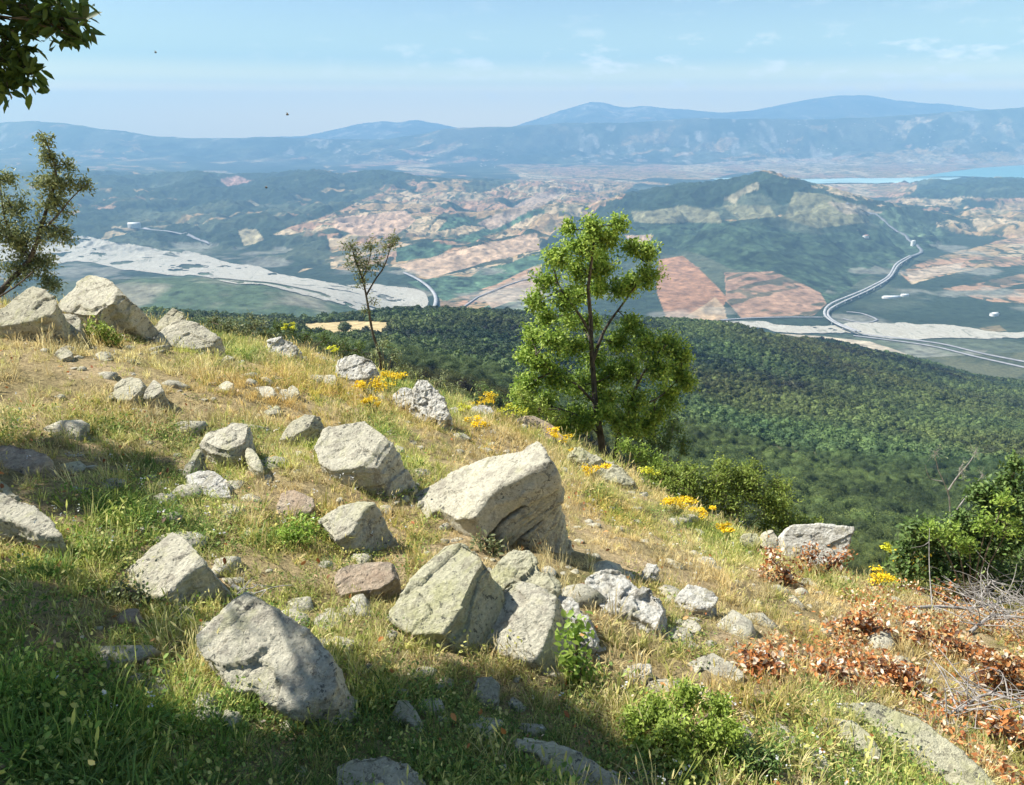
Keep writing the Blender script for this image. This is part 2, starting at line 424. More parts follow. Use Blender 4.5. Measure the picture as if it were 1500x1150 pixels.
    paint([(1270,322),(1300,305),(1400,345),(1330,352)], (.06,.085,.045), .3)
    for q in ([(585,362),(640,353),(668,360),(645,374),(585,384)], [(640,430),(700,398),(790,372),(795,384),(720,420),(655,440)], [(690,460),(720,445),(790,440),(800,470),(700,470)],
              [(665,352),(790,308),(800,313),(690,356)], [(600,412),(660,402),(700,410),(650,440),(615,425)], [(660,320),(700,318),(690,330),(640,340)]):
        paint(q, (.05,.085,.045), .3)
    # fields that stand out
    for q, c in (([(492,320),(560,312),(592,307),(612,322),(580,345),(520,345),(490,335)], (.62,.42,.27)), ([(585,388),(690,362),(785,342),(790,366),(700,388),(625,408)], (.62,.43,.27)),
                 ([(700,328),(790,285),(830,283),(800,300),(720,338)], (.52,.38,.26)), ([(700,430),(790,395),(795,425),(720,452)], (.50,.36,.24)),
                 ([(965,378),(1000,374),(1062,436),(1055,450),(1010,462),(975,466),(960,425)], (.44,.235,.125)), ([(1000,466),(1042,434),(1058,450),(1062,471),(1005,470)], (.60,.42,.24)),
                 ([(1058,398),(1130,398),(1205,428),(1215,445),(1190,462),(1085,465),(1060,440)], (.44,.265,.16)), ([(925,310),(1000,302),(1050,310),(1055,326),(980,326),(930,324)], (.27,.25,.14)),
                 ([(1055,300),(1130,302),(1140,318),(1080,322)], (.30,.28,.15)), ([(1056,290),(1112,266),(1116,276),(1082,288),(1075,300)], (.40,.34,.20)), ([(1165,280),(1210,285),(1260,302),(1270,325),(1200,335),(1150,318)], (.27,.25,.13)),
                 ([(1210,295),(1262,300),(1290,312),(1240,314)], (.42,.34,.22)), ([(1325,400),(1410,385),(1405,398),(1330,414)], (.55,.42,.28)), ([(318,262),(345,257),(372,266),(330,273)], (.55,.33,.24)),
                 ([(350,338),(372,334),(384,350),(358,360)], (.45,.38,.22)), ([(915,345),(960,342),(950,355),(925,358)], (.6,.42,.28)), ([(1140,488),(1200,493),(1280,500),(1340,524),(1300,524),(1240,512),(1190,510),(1150,497)], (.62,.52,.36)),
                 ([(180,425),(235,425),(215,448),(190,445)], (.38,.30,.20)), ([(455,470),(520,468),(560,474),(558,489),(480,490),(445,484)], (.42,.33,.18))):
        paint(q, tuple(k*.68 for k in c), .10, .6)
    # the pink hillside has lines of scrub
    mm = inpoly(wu, wv, [(1058,398),(1130,398),(1205,428),(1215,445),(1190,462),(1085,465),(1060,440)])
    st = sstep(.1, .5, vn((x[mm]*.8+y[mm]*.6)/300, (-x[mm]*.6+y[mm]*.8)/28, s=99)+fbm(x[mm]/60, y[mm]/60, s=98, o=3)*.6)[:, None]
    col[mm] = col[mm]*(1-st*.75)+np.array(WOOD)*st*.75
    # bare pale ground (valley floor close to the gravel, grey flats)
    m3 = (z < PL+8) & (y < 5200) & (y > 1700)
    n3 = sstep(.1, .7, fbm(x[m3]/220, y[m3]/220, s=105, o=4))[:, None]*.5
    col[m3] = col[m3]*(1-n3)+np.array((.30,.28,.22))*n3
    m4 = inpoly(wu, wv, [(130,425),(200,405),(320,402),(420,415),(520,440),(600,470),(430,480),(200,470)])
    n4 = sstep(-.3, .8, fbm(x[m4]/150, y[m4]/150, s=107, o=4))[:, None]
    col[m4] = np.array((.07,.10,.05))*(1-n4)+np.array((.20,.19,.13))*n4
    return np.clip(col, 0, 1)
# ------------------------------------------------------------------ materials of the land
def mat_far():
    m, t = newmat('far_land')
    a = t.n('ShaderNodeAttribute', attribute_name='land')
    g = t.n('ShaderNodeNewGeometry')
    n1 = t.n('ShaderNodeTexNoise', _Vector=g, _Scale=.035, _Detail=6.0, _Roughness=.65)
    n2 = t.n('ShaderNodeTexNoise', _Vector=g, _Scale=.006, _Detail=5.0, _Roughness=.6)
    r = t.ramp(n1, [(.33, .6), (.5, 1.0), (.67, 1.4)]); r2 = t.ramp(n2, [(.35, .85), (.65, 1.15)])
    vo = t.n('ShaderNodeTexVoronoi', _Vector=g, _Scale=.022); vr = t.ramp((vo, 0), [(.22, .35), (.34, 1.0)])
    c = t.mix(1.0, a, r, 'MULTIPLY'); c = t.mix(t.ramp(n2, [(.46, 0.0), (.6, .7)]), c, t.mix(1.0, c, vr, 'MULTIPLY')); c = t.mix(1.0, c, r2, 'MULTIPLY')
    finish(m, t, c, .95, n1, .6, 9.0, .05)
    return m
def mat_soil():
    m, t = newmat('dry_soil')
    g = t.n('ShaderNodeNewGeometry')
    n1 = t.n('ShaderNodeTexNoise', _Vector=g, _Scale=1.3, _Detail=6.0, _Roughness=.65)
    n2 = t.n('ShaderNodeTexNoise', _Vector=g, _Scale=38.0, _Detail=6.0, _Roughness=.75)
    c1 = t.ramp(n1, [(.3, (.22,.19,.08)), (.5, (.44,.34,.18)), (.7, (.54,.41,.25))])
    c2 = t.ramp(n2, [(.3, .35), (.5, .9), (.72, 1.5)])
    c = t.mix(1.0, c1, c2, 'MULTIPLY')
    finish(m, t, c, .97, n2, 1.0, .03, .05)
    return m
def mat_forestfloor():
    m, t = newmat('forest_floor')
    g = t.n('ShaderNodeNewGeometry')
    n1 = t.n('ShaderNodeTexNoise', _Vector=g, _Scale=.12, _Detail=8.0, _Roughness=.7)
    a = t.n('ShaderNodeAttribute', attribute_name='land')
    c = t.mix(1.0, a, t.ramp(n1, [(.35, .6), (.65, 1.4)]), 'MULTIPLY')
    finish(m, t, c, .97, n1, .8, 1.0, .05)
    return m
def mat_gravel():
    m, t = newmat('river_gravel')
    g = t.n('ShaderNodeNewGeometry')
    mp = t.n('ShaderNodeMapping', _Vector=g); mp.inputs['Scale'].default_value = (.010, .0045, .01); mp.inputs['Rotation'].default_value = (0, 0, .5)
    n1 = t.n('ShaderNodeTexNoise', _Vector=mp, _Scale=2.0, _Detail=9.0, _Roughness=.72, _Distortion=1.5)
    c = t.ramp(n1, [(.31, (.14,.15,.09)), (.40, (.27,.25,.19)), (.47, (.44,.41,.33)), (.54, (.32,.29,.22)), (.60, (.47,.44,.35)), (.7, (.36,.33,.26))])
    finish(m, t, c, .95, n1, .3, 1.0)
    return m
def mat_plain(name, c, rough=.9, var=.25, scale=.05):
    m, t = newmat(name)
    g = t.n('ShaderNodeNewGeometry')
    n1 = t.n('ShaderNodeTexNoise', _Vector=g, _Scale=scale, _Detail=5.0)
    r = t.ramp(n1, [(.3, tuple(k*(1-var) for k in c)), (.7, tuple(min(1, k*(1+var)) for k in c))])
    finish(m, t, r, rough)
    return m
M_FAR = mat_far(); M_SOIL = mat_soil(); M_FF = mat_forestfloor()
M_ASPH = mat_plain('pale_asphalt', (.30,.29,.28)); M_DARKASPH = mat_plain('asphalt', (.20,.20,.20)); M_CONC = mat_plain('concrete', (.36,.35,.33))
# near ground
nx, ny = len(gx), len(gy)
npmesh('ground', np.stack([GXX.ravel(), GYY.ravel(), GZ.ravel()], 1), gridfaces(ny, nx), M_SOIL)['kind'] = 'structure'
# forest slope
ys = np.exp(np.linspace(math.log(13.0), math.log(2020), 420))
X, Y, Z = relief(ys, nx=460)
u, v = project(X, Y, Z)
fc = np.tile(np.array([.050, .058, .026]), (X.size, 1))
gn = sstep(-.4, .5, fbm(X.ravel()/60, Y.ravel()/60, s=111, o=4))[:, None]
fc = fc*(1-gn)+np.array((.10,.10,.05))*gn
BARE = [[(435,486),(445,474),(520,470),(575,472),(575,492),(520,492),(480,494)], [(1080,478),(1140,486),(1200,498),(1170,500),(1120,492)]]
for q in BARE[:1]:
    mm = inpoly(u.ravel(), v.ravel(), q); fc[mm] = (.42,.33,.17)
npmesh('forest_slope', np.stack([X.ravel(), Y.ravel(), Z.ravel()], 1), gridfaces(*X.shape), M_FF, attrs={'land': fc})['kind'] = 'structure'
# valley, hills, mountains : rows packed where the view looks
def rows_by_view(y0, y1, n):
    tt = np.exp(np.linspace(math.log(y0), math.log(y1), 4000))
    q = 1/tt**.85; dq = np.abs(np.gradient(q)); s = np.cumsum(dq+.25*dq.sum()/len(dq)); s = (s-s[0])/(s[-1]-s[0])
    return np.interp(np.linspace(0, 1, n), s, tt)
HILLSPLIT = 11000.0
for name, y0, y1, n in (('valley', 2020, HILLSPLIT, 760), ('mountains', HILLSPLIT, 24000, 360)):
    ys = rows_by_view(y0, y1, n)
    X, Y, Z = relief(ys, nx=1250 if name == 'valley' else 900)
    if name == 'valley': pass
    npmesh(name, np.stack([X.ravel(), Y.ravel(), Z.ravel()], 1), gridfaces(*X.shape), M_FAR, attrs={'land': landcolor(X, Y, Z)})['kind'] = 'structure'
def drape(name, poly, mat, y0, y1, lift, n=300, flat=None, warp=5, seed=0, nx=900, holes=0):
    """a sheet lying on the land inside an outline"""
    us = [p[0] for p in poly]
    a0 = min(us); a1 = max(us)
    a0 = (a0-60-CU)/F/.93; a1 = (a1+60-CU)/F/.90
    ys = np.exp(np.linspace(math.log(y0), math.log(y1), n))
    X, Y, Z = relief(ys, a0, a1, nx)
    if flat is not None: Z = np.full(X.shape, float(flat))
    u, v = project(X, Y, Z if flat is not None else Z)
    k = .045*Y
    uw = u+fbm(X/k, Y/(k*2), s=seed+200, o=4)*warp*1.6; vw = v+fbm(X/k, Y/(k*2), s=seed+210, o=4)*warp*.42
    m = inpoly(uw, vw, poly)
    if holes: m &= ~((fbm(X/120+Y/260, Y/90, s=seed+220, o=4, g=.6) > holes))
    fs = gridfaces(*X.shape); mf = m.ravel()[fs].all(1); fs = fs[mf]
    used = np.unique(fs); re = np.zeros(X.size, int); re[used] = np.arange(len(used))
    V = np.stack([X.ravel(), Y.ravel(), Z.ravel()+lift], 1)[used]
    o = npmesh(name, V, re[fs], mat); o['kind'] = 'structure'
    return o
M_GRAV = mat_gravel()
drape('river_bed', [(-120,372),(40,352),(118,347),(170,353),(215,361),(270,370),(330,384),(390,402),(450,408),(530,418),(600,420),(632,428),(636,440),(630,460),(560,470),(520,448),(430,430),(350,418),(280,406),(210,398),(160,390),(110,384),(40,382),(-120,395)], M_GRAV, 2300, 4600, 2.5, 520, seed=1, warp=8, nx=1100, holes=.78)
drape('river_bed', [(1030,470),(1130,476),(1215,480),(1265,477),(1330,473),(1400,479),(1480,489),(1560,494),(1700,497),(1700,503),(1500,499),(1400,496),(1300,498),(1245,492),(1190,490),(1130,487),(1080,482)], M_GRAV, 1900, 2600, 2.5, 340, seed=2, warp=8, holes=.72)
# lake
def mat_water():
    m, t = newmat('lake_water')
    g = t.n('ShaderNodeNewGeometry')
    n = t.n('ShaderNodeTexNoise', _Vector=g, _Scale=.004, _Detail=4.0)
    c = t.ramp(n, [(.35, (.13,.33,.33)), (.65, (.18,.40,.38))])
    b = finish(m, t, c, .35, n, .05, .1, .4)
    return m
M_WAT = mat_water()
drape('lake', [(1330,262),(1395,252),(1440,247),(1520,243),(1800,240),(1800,262),(1500,264),(1450,262),(1410,260)], M_WAT, 8700, 12500, 14, 200, seed=3, warp=3)
M_SHOAL = mat_plain('shallow_water', (.36,.52,.47), .5, .15, .002)
drape('lake_shallows', [(1040,264),(1100,262),(1180,264),(1260,261),(1340,262),(1410,261),(1390,270),(1330,277),(1280,276),(1220,273),(1160,272),(1080,268)], M_SHOAL, 8000, 10500, 10, 160, seed=4, warp=3)
# roads
def rowhit(u, v, y0=1500, y1=12000):
    t = np.exp(np.linspace(math.log(y0), math.log(y1), 1500)); r = ray(u, v)
    x = r.x/r.y*t; z = r.z/r.y*t; g = farz(x, t)
    k = np.argmax(z < g) if (z < g).any() else np.argmin(np.abs(z-g))
    return Vector((float(x[k]), float(t[k]), float(g[k])))
def smooth_line(pts, step):
    pts = [Vector(p) for p in pts]; out = []
    for i in range(len(pts)-1):
        p0 = pts[max(i-1, 0)]; p1 = pts[i]; p2 = pts[i+1]; p3 = pts[min(i+2, len(pts)-1)]
        n = max(2, int((p2-p1).length/step))
        for k in range(n):
            t = k/n
            out.append(.5*((2*p1)+(p2-p0)*t+(2*p0-5*p1+4*p2-p3)*t*t+(3*p1-p0-3*p2+p3)*t**3))
    out.append(pts[-1]); return out
def road(name, px, width, mat, lift=3.0, pillars=False, y0=1500, off=0.0, label=None, thick=1.5, parent=None, hgt=None):
    pts = smooth_line([rowhit(u, v, y0) for u, v in px], 25)
    n = len(pts); V = []
    zs = np.array([p.z for p in pts]); 
    if hgt: zs = np.convolve(np.pad(zs, 6, mode='edge'), np.ones(13)/13, 'valid')
    for i, p in enumerate(pts):
        d = pts[min(i+1, n-1)]-pts[max(i-1, 0)]; d.z = 0; d.normalize(); s = Vector((d.y, -d.x, 0))
        c = p+s*off
        for k in (-.5, .5):
            q = c+s*width*k
            z = float(zs[i])+hgt if hgt else max(float(farz(q.x, q.y)), p.z)+lift
            V += [(q.x, q.y, z), (q.x, q.y, z-thick)]
    Fs = []
    for i in range(n-1):
        o = i*4; Fs += [(o, o+4, o+6, o+2), (o+1, o+3, o+7, o+5), (o, o+1, o+5, o+4), (o+2, o+6, o+7, o+3)]
    return npmesh(name, np.array(V), np.array(Fs), mat, parent, smooth=False, loc=(0, 0, 0) if parent else None), pts, zs
def viaduct(label, px, width, hgt, off=0):
    first = rowhit(*px[0]); root = empty('viaduct', first); tag(root, label, 'viaduct', 'viaducts in the valley')
    pts = smooth_line([rowhit(u, v) for u, v in px], 25)
    d, pts, zs = road('deck', px, width, M_CONC, hgt=hgt, off=off, thick=2.5)
    d.parent = root; d.location = -Vector(first)
    cum = 0; last = pts[0]
    for i in range(2, len(pts)-1):
        cum += (pts[i]-last).length; last = pts[i]
        if cum > 60:
            cum = 0; dd = (pts[i+1]-pts[i-1]); dd.z = 0; dd.normalize(); s = Vector((dd.y, -dd.x, 0)); c = pts[i]+s*off
            w = Wood(); w.tube([Vector((c.x, c.y, c.z-12)), Vector((c.x, c.y, float(zs[i])+hgt-2.4))], [2.2, 2.2], 8)
            b = w.build('pillar', M_CONC, root, loc=(c.x, c.y, c.z))
    return root
viaduct('pale curved viaduct skirting the right end of the wide left river bed', [(592,402),(612,412),(628,424),(637,436),(638,448),(632,462)], 12, 10)
viaduct('upper carriageway of the pale motorway bend right of the pink fields', [(1330,378),(1310,390),(1298,408),(1272,424),(1240,438),(1215,448),(1205,458),(1206,468),(1222,480),(1250,492)], 8, 12, -6.5)
viaduct('lower carriageway of the pale motorway bend right of the pink fields', [(1336,380),(1318,392),(1306,410),(1280,427),(1250,441),(1226,452),(1216,460),(1218,469),(1234,480),(1262,491)], 7, 11, 6.5)
def rd(px, w, mat=M_ASPH, **k):
    o, _, _ = road('road', px, w, mat, **k); o['kind'] = 'structure'
rd([(1262,491),(1320,497),(1380,505),(1440,519),(1520,536),(1600,556)], 10)
rd([(1250,493),(1310,500),(1370,509),(1430,524),(1520,545),(1600,566)], 9)
rd([(1055,470),(1100,467),(1150,466),(1205,466)], 7)
rd([(1330,378),(1350,368),(1330,352),(1300,330),(1270,312),(1240,300)], 16, M_DARKASPH)
rd([(1240,458),(1262,460),(1285,470),(1262,474),(1235,468)], 7)
rd([(190,335),(205,336),(250,342),(285,350),(308,358)], 16)
rd([(632,462),(640,470),(655,466),(700,436)], 6)
rd([(700,436),(745,418),(790,405)], 6)

# ------------------------------------------------------------------ the air
m, t = newmat('haze_air')
vp = t.n('ShaderNodeVolumePrincipled'); vp.inputs['Color'].default_value = HAZE_COL; vp.inputs['Density'].default_value = HAZE_D; vp.inputs['Anisotropy'].default_value = HAZE_G
o = t.n('ShaderNodeOutputMaterial'); t.t.links.new(vp.outputs[0], o.inputs['Volume'])
x0, x1, y0, y1, z0, z1 = -22000, 27000, -300, 24200, -608, 740
V = [(x, y, z) for x in (x0, x1) for y in (y0, y1) for z in (z0, z1)]
o = npmesh('haze', V, np.array([(0,1,3,2),(4,6,7,5),(0,4,5,1),(2,3,7,6),(0,2,6,4),(1,5,7,3)]), m, smooth=False); o['kind'] = 'stuff'
o['label'] = 'pale blue summer haze filling the valley'

# ------------------------------------------------------------------ the wood on the slope (one mass)
SRC = {}
def source(group, i, verts, faces, mat, attrs=None, smooth=False):
    if group not in SRC: SRC[group] = bpy.data.collections.new('src_'+group)
    o = npmesh('%s_%02d' % (group, i), verts, faces, mat, smooth=smooth, attrs=attrs)
    C.objects.unlink(o); SRC[group].objects.link(o)
def scatter(name, label, pts, rot, scl, idx, group, tone=None):
    me = bpy.data.meshes.new(name); me.vertices.add(len(pts)); me.vertices.foreach_set('co', np.asarray(pts, np.float32).ravel())
    a = me.attributes.new('rot', 'FLOAT_VECTOR', 'POINT'); a.data.foreach_set('vector', np.asarray(rot, np.float32).ravel())
    a = me.attributes.new('scl', 'FLOAT_VECTOR', 'POINT'); a.data.foreach_set('vector', np.asarray(scl, np.float32).ravel())
    if tone is not None: a = me.attributes.new('tone', 'FLOAT_VECTOR', 'POINT'); a.data.foreach_set('vector', np.asarray(tone, np.float32).ravel())
    a = me.attributes.new('idx', 'INT', 'POINT'); a.data.foreach_set('value', np.asarray(idx, np.int32))
    o = bpy.data.objects.new(name, me); C.objects.link(o); o['kind'] = 'stuff'; o['label'] = label
    ng = bpy.data.node_groups.new('scatter_'+group, 'GeometryNodeTree')
    ng.interface.new_socket('Geometry', in_out='INPUT', socket_type='NodeSocketGeometry'); ng.interface.new_socket('Geometry', in_out='OUTPUT', socket_type='NodeSocketGeometry')
    N = ng.nodes; L = ng.links
    gi = N.new('NodeGroupInput'); go = N.new('NodeGroupOutput'); ip_ = N.new('GeometryNodeInstanceOnPoints')
    ci = N.new('GeometryNodeCollectionInfo'); ci.inputs[0].default_value = SRC[group]; ci.inputs[1].default_value = True; ci.inputs[2].default_value = True
    def na(nm, tp):
        q = N.new('GeometryNodeInputNamedAttribute'); q.data_type = tp; q.inputs[0].default_value = nm; return q
    r = na('rot', 'FLOAT_VECTOR'); s = na('scl', 'FLOAT_VECTOR'); i = na('idx', 'INT')
    er = N.new('FunctionNodeEulerToRotation')
    L.new(gi.outputs[0], ip_.inputs['Points']); L.new(ci.outputs[0], ip_.inputs['Instance']); ip_.inputs['Pick Instance'].default_value = True
    L.new(i.outputs[0], ip_.inputs['Instance Index']); L.new(r.outputs[0], er.inputs[0]); L.new(er.outputs[0], ip_.inputs['Rotation']); L.new(s.outputs[0], ip_.inputs['Scale'])
    L.new(ip_.outputs[0], go.inputs[0])
    md = o.modifiers.new('scatter', 'NODES'); md.node_group = ng
    return o
M_CROWN = leafmat('wood_leaves', [(0, (.034,.050,.015)), (.5, (.086,.116,.030)), (1, (.16,.185,.05))], .2, .7)
def icosphere(sub):
    bm = bmesh.new(); bmesh.ops.create_icosphere(bm, subdivisions=sub, radius=1)
    v = np.array([tuple(p.co) for p in bm.verts]); f = np.array([[q.index for q in p.verts] for p in bm.faces]); bm.free(); return v, f
for i in range(6):
    v, f = icosphere(3)
    n = fbm(v[:, 0]*1.3+i*9, v[:, 1]*1.3, v[:, 2]*1.3, s=120+i, o=4)
    v = v*(1+n*.28)[:, None]*.82; v[:, 2] = v[:, 2]*.85+.45
    tn = .25+.35*RS.rand(len(v))
    d = RS.normal(size=(420, 3)); d /= np.linalg.norm(d, axis=1)[:, None]; d = d[d[:, 2] > -.45]
    nn = fbm(d[:, 0]*1.3+i*9, d[:, 1]*1.3, d[:, 2]*1.3, s=120+i, o=4)
    c = d*(.84*(1+nn*.28)+RS.normal(size=len(d))*.05)[:, None]; c[:, 2] = c[:, 2]*.85+.45
    lv, lf = leaves_arrays(c-d*.05, RS.uniform(.16, .30, len(c)), .1, 1.8)
    lt = np.repeat(np.clip(.35+.5*nn+RS.normal(size=len(c))*.22, 0, 1), 6)
    source('treetop', i, np.concatenate([v, lv]), [f, lf+len(v)], M_CROWN, {'tint': np.concatenate([tn, lt])})
for i in range(3):        # the same with finer leaves for the nearest ones
    v, f = icosphere(3)
    n = fbm(v[:, 0]*1.3+i*9, v[:, 1]*1.3, v[:, 2]*1.3, s=120+i, o=4); v = v*(1+n*.28)[:, None]*.72; v[:, 2] = v[:, 2]*.85+.45
    d = RS.normal(size=(5200, 3)); d /= np.linalg.norm(d, axis=1)[:, None]; d = d[d[:, 2] > -.6]
    nn = fbm(d[:, 0]*1.6+i*9, d[:, 1]*1.6, d[:, 2]*1.6, s=120+i, o=5)
    c = d*(.82*(1+nn*.34)+RS.normal(size=len(d))*.07)[:, None]; c[:, 2] = c[:, 2]*.85+.45
    lv, lf = leaves_arrays(c, RS.uniform(.035, .075, len(c)), .1, 1.5)
    source('treetop', 6+i, np.concatenate([v, lv]), [f, lf+len(v)], M_CROWN, {'tint': np.concatenate([np.full(len(v), .22), np.repeat(np.clip(.4+.5*nn+RS.normal(size=len(c))*.22, 0, 1), 6)])})
def jitter(a0, a1, y0, y1, s):
    xs = np.arange(a0*y1, a1*y1, s); ys_ = np.arange(y0, y1, s); X, Y = np.meshgrid(xs, ys_)
    X = X+RS.uniform(-.42, .42, X.shape)*s; Y = Y+RS.uniform(-.42, .42, X.shape)*s
    k = (X/Y > a0) & (X/Y < a1); return X[k], Y[k]
px, py = jitter(-.72, .85, 95, 1560, 5.6)
pz = farz(px, py); pu, pv = project(px, py, pz)
keep = (vn(px/38, py/38, s=130) > -.85)
for q in BARE: keep &= ~inpoly(pu, pv, q)
# past the ridge nothing of the slope shows
rD = np.interp(px/py, [-.7, -.3, 0, .2, .4, .55, .85], [900, 900, 1000, 1130, 1330, 1450, 1500]); keep &= py < rD+40
keep &= ~((pu > 1330) & (pv > 560) & (pv < 660) & (vn(px/60, py/60, s=133) > .15) & (RS.rand(len(px)) < .5))
keep &= (pu > -120) & (pu < 1700)
px, py, pz = px[keep], py[keep], pz[keep]
n = len(px); s = RS.uniform(1.0, 1.75, n)**2.0*1.7*(1+.25*vn(px/55, py/55, s=131)); s *= 1-.35*(py < 200)
idx = np.where(py < 420, RS.randint(6, 9, n), RS.randint(0, 6, n))
tl = fbm(px/120, py/120, s=137, o=4)*.6+RS.normal(size=n)*.26-.14; th = fbm(px/200, py/160, s=138, o=3)
tl = tl+.22*sstep(600, 300, py)-.03
tone = np.stack([tl+th*.18, tl+.03, tl-th*.12], 1)

print('forest', n)
rot = np.stack([RS.uniform(-.15, .15, n), RS.uniform(-.15, .15, n), RS.uniform(0, 6.28, n)], 1)
scatter('oak_forest', 'dense dark green wood of low oaks covering the slope below the outcrop', np.stack([px, py, pz], 1), rot, np.stack([s, s, s*RS.uniform(.8, 1.25, n)], 1), idx, 'treetop', tone)
# round trees standing by themselves on the edge of the stubble field
v0, f0 = icosphere(3)
for k, (uu, vv, rr, lab) in enumerate([(440,476,2.6,'small round tree at the left corner of the stubble field'), (463,470,2.2,'tiny round tree, second from the left above the stubble field'), (476,470,2.8,'small round tree, third from the left above the stubble field'),
        (514,468,5.2,'largest round tree on the upper edge of the stubble field'), (542,468,4.0,'mid sized round tree right of the largest one on the stubble field'), (505,487,5.4,'broad dark tree standing in front of the stubble field'), (596,484,5.0,'dark round tree just right of the sapling, below the stubble field')]):
    p = rowhit(uu, vv, 300, 1600); root = empty('round_tree', p); tag(root, lab, 'tree', 'trees around the stubble field')
    w = Wood(); w.tube([p+Vector((0, 0, -.5)), p+Vector((.1, 0, rr*.8))], [rr*.09, rr*.05], 6); w.build('trunk', M_CROWN_BARK, root, loc=p)
    src = SRC['treetop'].objects[k % 6]; o = src.copy(); o.name = 'crown'; C.objects.link(o); o.parent = root; o.scale = (rr, rr, rr); o.location = (0, 0, rr*.35)
# farm buildings in the valley
def mat_flat(name, c): return mat_plain(name, c, .85, .12, .3)
M_WALL = mat_flat('render_wall', (.72,.70,.64)); M_ROOF = mat_flat('tiled_roof', (.52,.33,.24)); M_WROOF = mat_flat('sheet_roof', (.78,.78,.76))
def building(name, label, uu, vv, L, W, H, rz, roofm, y0=1500):
    p = rowhit(uu, vv, y0); root = empty(name, p); tag(root, label, 'building', 'farm buildings in the valley'); root.rotation_euler.z = rz
    l, w = L/2, W/2
    V = [(-l,-w,-4),(l,-w,-4),(l,w,-4),(-l,w,-4),(-l,-w,H),(l,-w,H),(l,w,H),(-l,w,H),(-l,0,H+W*.22),(l,0,H+W*.22)]
    o = npmesh('wall', V, [np.array([(0,1,5,4),(2,3,7,6),(1,2,6,5),(3,0,4,7)]), np.array([(5,6,9),(7,4,8)])], M_WALL, smooth=False); o.parent = root
    e = .8; V = [(-l-e,-w-e,H-.3),(l+e,-w-e,H-.3),(l+e,0,H+W*.22+.3),(-l-e,0,H+W*.22+.3),(-l-e,w+e,H-.3),(l+e,w+e,H-.3)]
    V += [(a, b, c-.35) for a, b, c in V]
    o = npmesh('roof', V, np.array([(0,1,2,3),(3,2,5,4),(6,9,8,7),(9,10,11,8),(0,6,7,1),(4,5,11,10),(0,3,9,6),(3,4,10,9),(1,7,8,2),(2,8,11,5)]), roofm, smooth=False); o.parent = root
building('farm_shed', 'long white sheds side by side in the green slope right of the motorway bend', 1305, 437, 62, 14, 6, .1, M_WROOF)
building('farm_shed', 'short white shed beside the long ones right of the motorway bend', 1325, 434, 26, 12, 6, .1, M_WROOF)
building('farmhouse', 'single white house alone on the dark slope at the far right', 1456, 463, 24, 15, 9, .3, M_WALL)
building('farmhouse', 'tiny white tower-like house where the far road meets the wood', 1337, 360, 16, 15, 24, .2, M_WALL)
building('farmhouse', 'pale house in the trees above the motorway', 1268, 348, 26, 18, 9, .5, M_ROOF)
building('farmhouse', 'pale house at the upper left end of the far white road', 197, 333, 60, 32, 18, .2, M_WALL)
# distant villages
bx = []; fz = []
vill = [(1150,1480,172,222,110),(860,1150,205,240,45),(680,760,195,250,24),(480,560,218,236,16),(985,1040,238,246,16),(560,740,236,250,14)]
k = 0
for (ua, ub, va, vb, cnt) in vill:
    for _ in range(cnt):
        uu = RS.uniform(ua, ub); vv = va+(vb-va)*RS.rand(); 
        if vn(np.array([uu/38.]), np.array([vv/9.]), s=141)[0] < -.05: continue
        p = rowhit(uu, vv, 8000, 15000) if k % 1 == 0 else None
        w = RS.uniform(10, 34); d = RS.uniform(10, 20); h = RS.uniform(3, 8); a = RS.uniform(0, 3)
        ca, sa = math.cos(a), math.sin(a)
        for (qx, qy, qz) in ((-1,-1,-1),(1,-1,-1),(1,1,-1),(-1,1,-1),(-1,-1,1),(1,-1,1),(1,1,1),(-1,1,1),(-1,0,1.5),(1,0,1.5)):
            bx.append((p.x+ca*qx*w/2-sa*qy*d/2, p.y+sa*qx*w/2+ca*qy*d/2, p.z+qz*h))
        b = k*10; k += 1
        fz += [(b,b+1,b+5,b+4),(b+1,b+2,b+6,b+5),(b+2,b+3,b+7,b+6),(b+3,b,b+4,b+7),(b+4,b+5,b+9,b+8),(b+8,b+9,b+6,b+7)]
o = npmesh('distant_houses', np.array(bx), np.array(fz), mat_flat('distant_wall', (.42,.39,.34)), smooth=False); o['kind'] = 'stuff'; o['label'] = 'white specks of scattered villages on the far foothills'
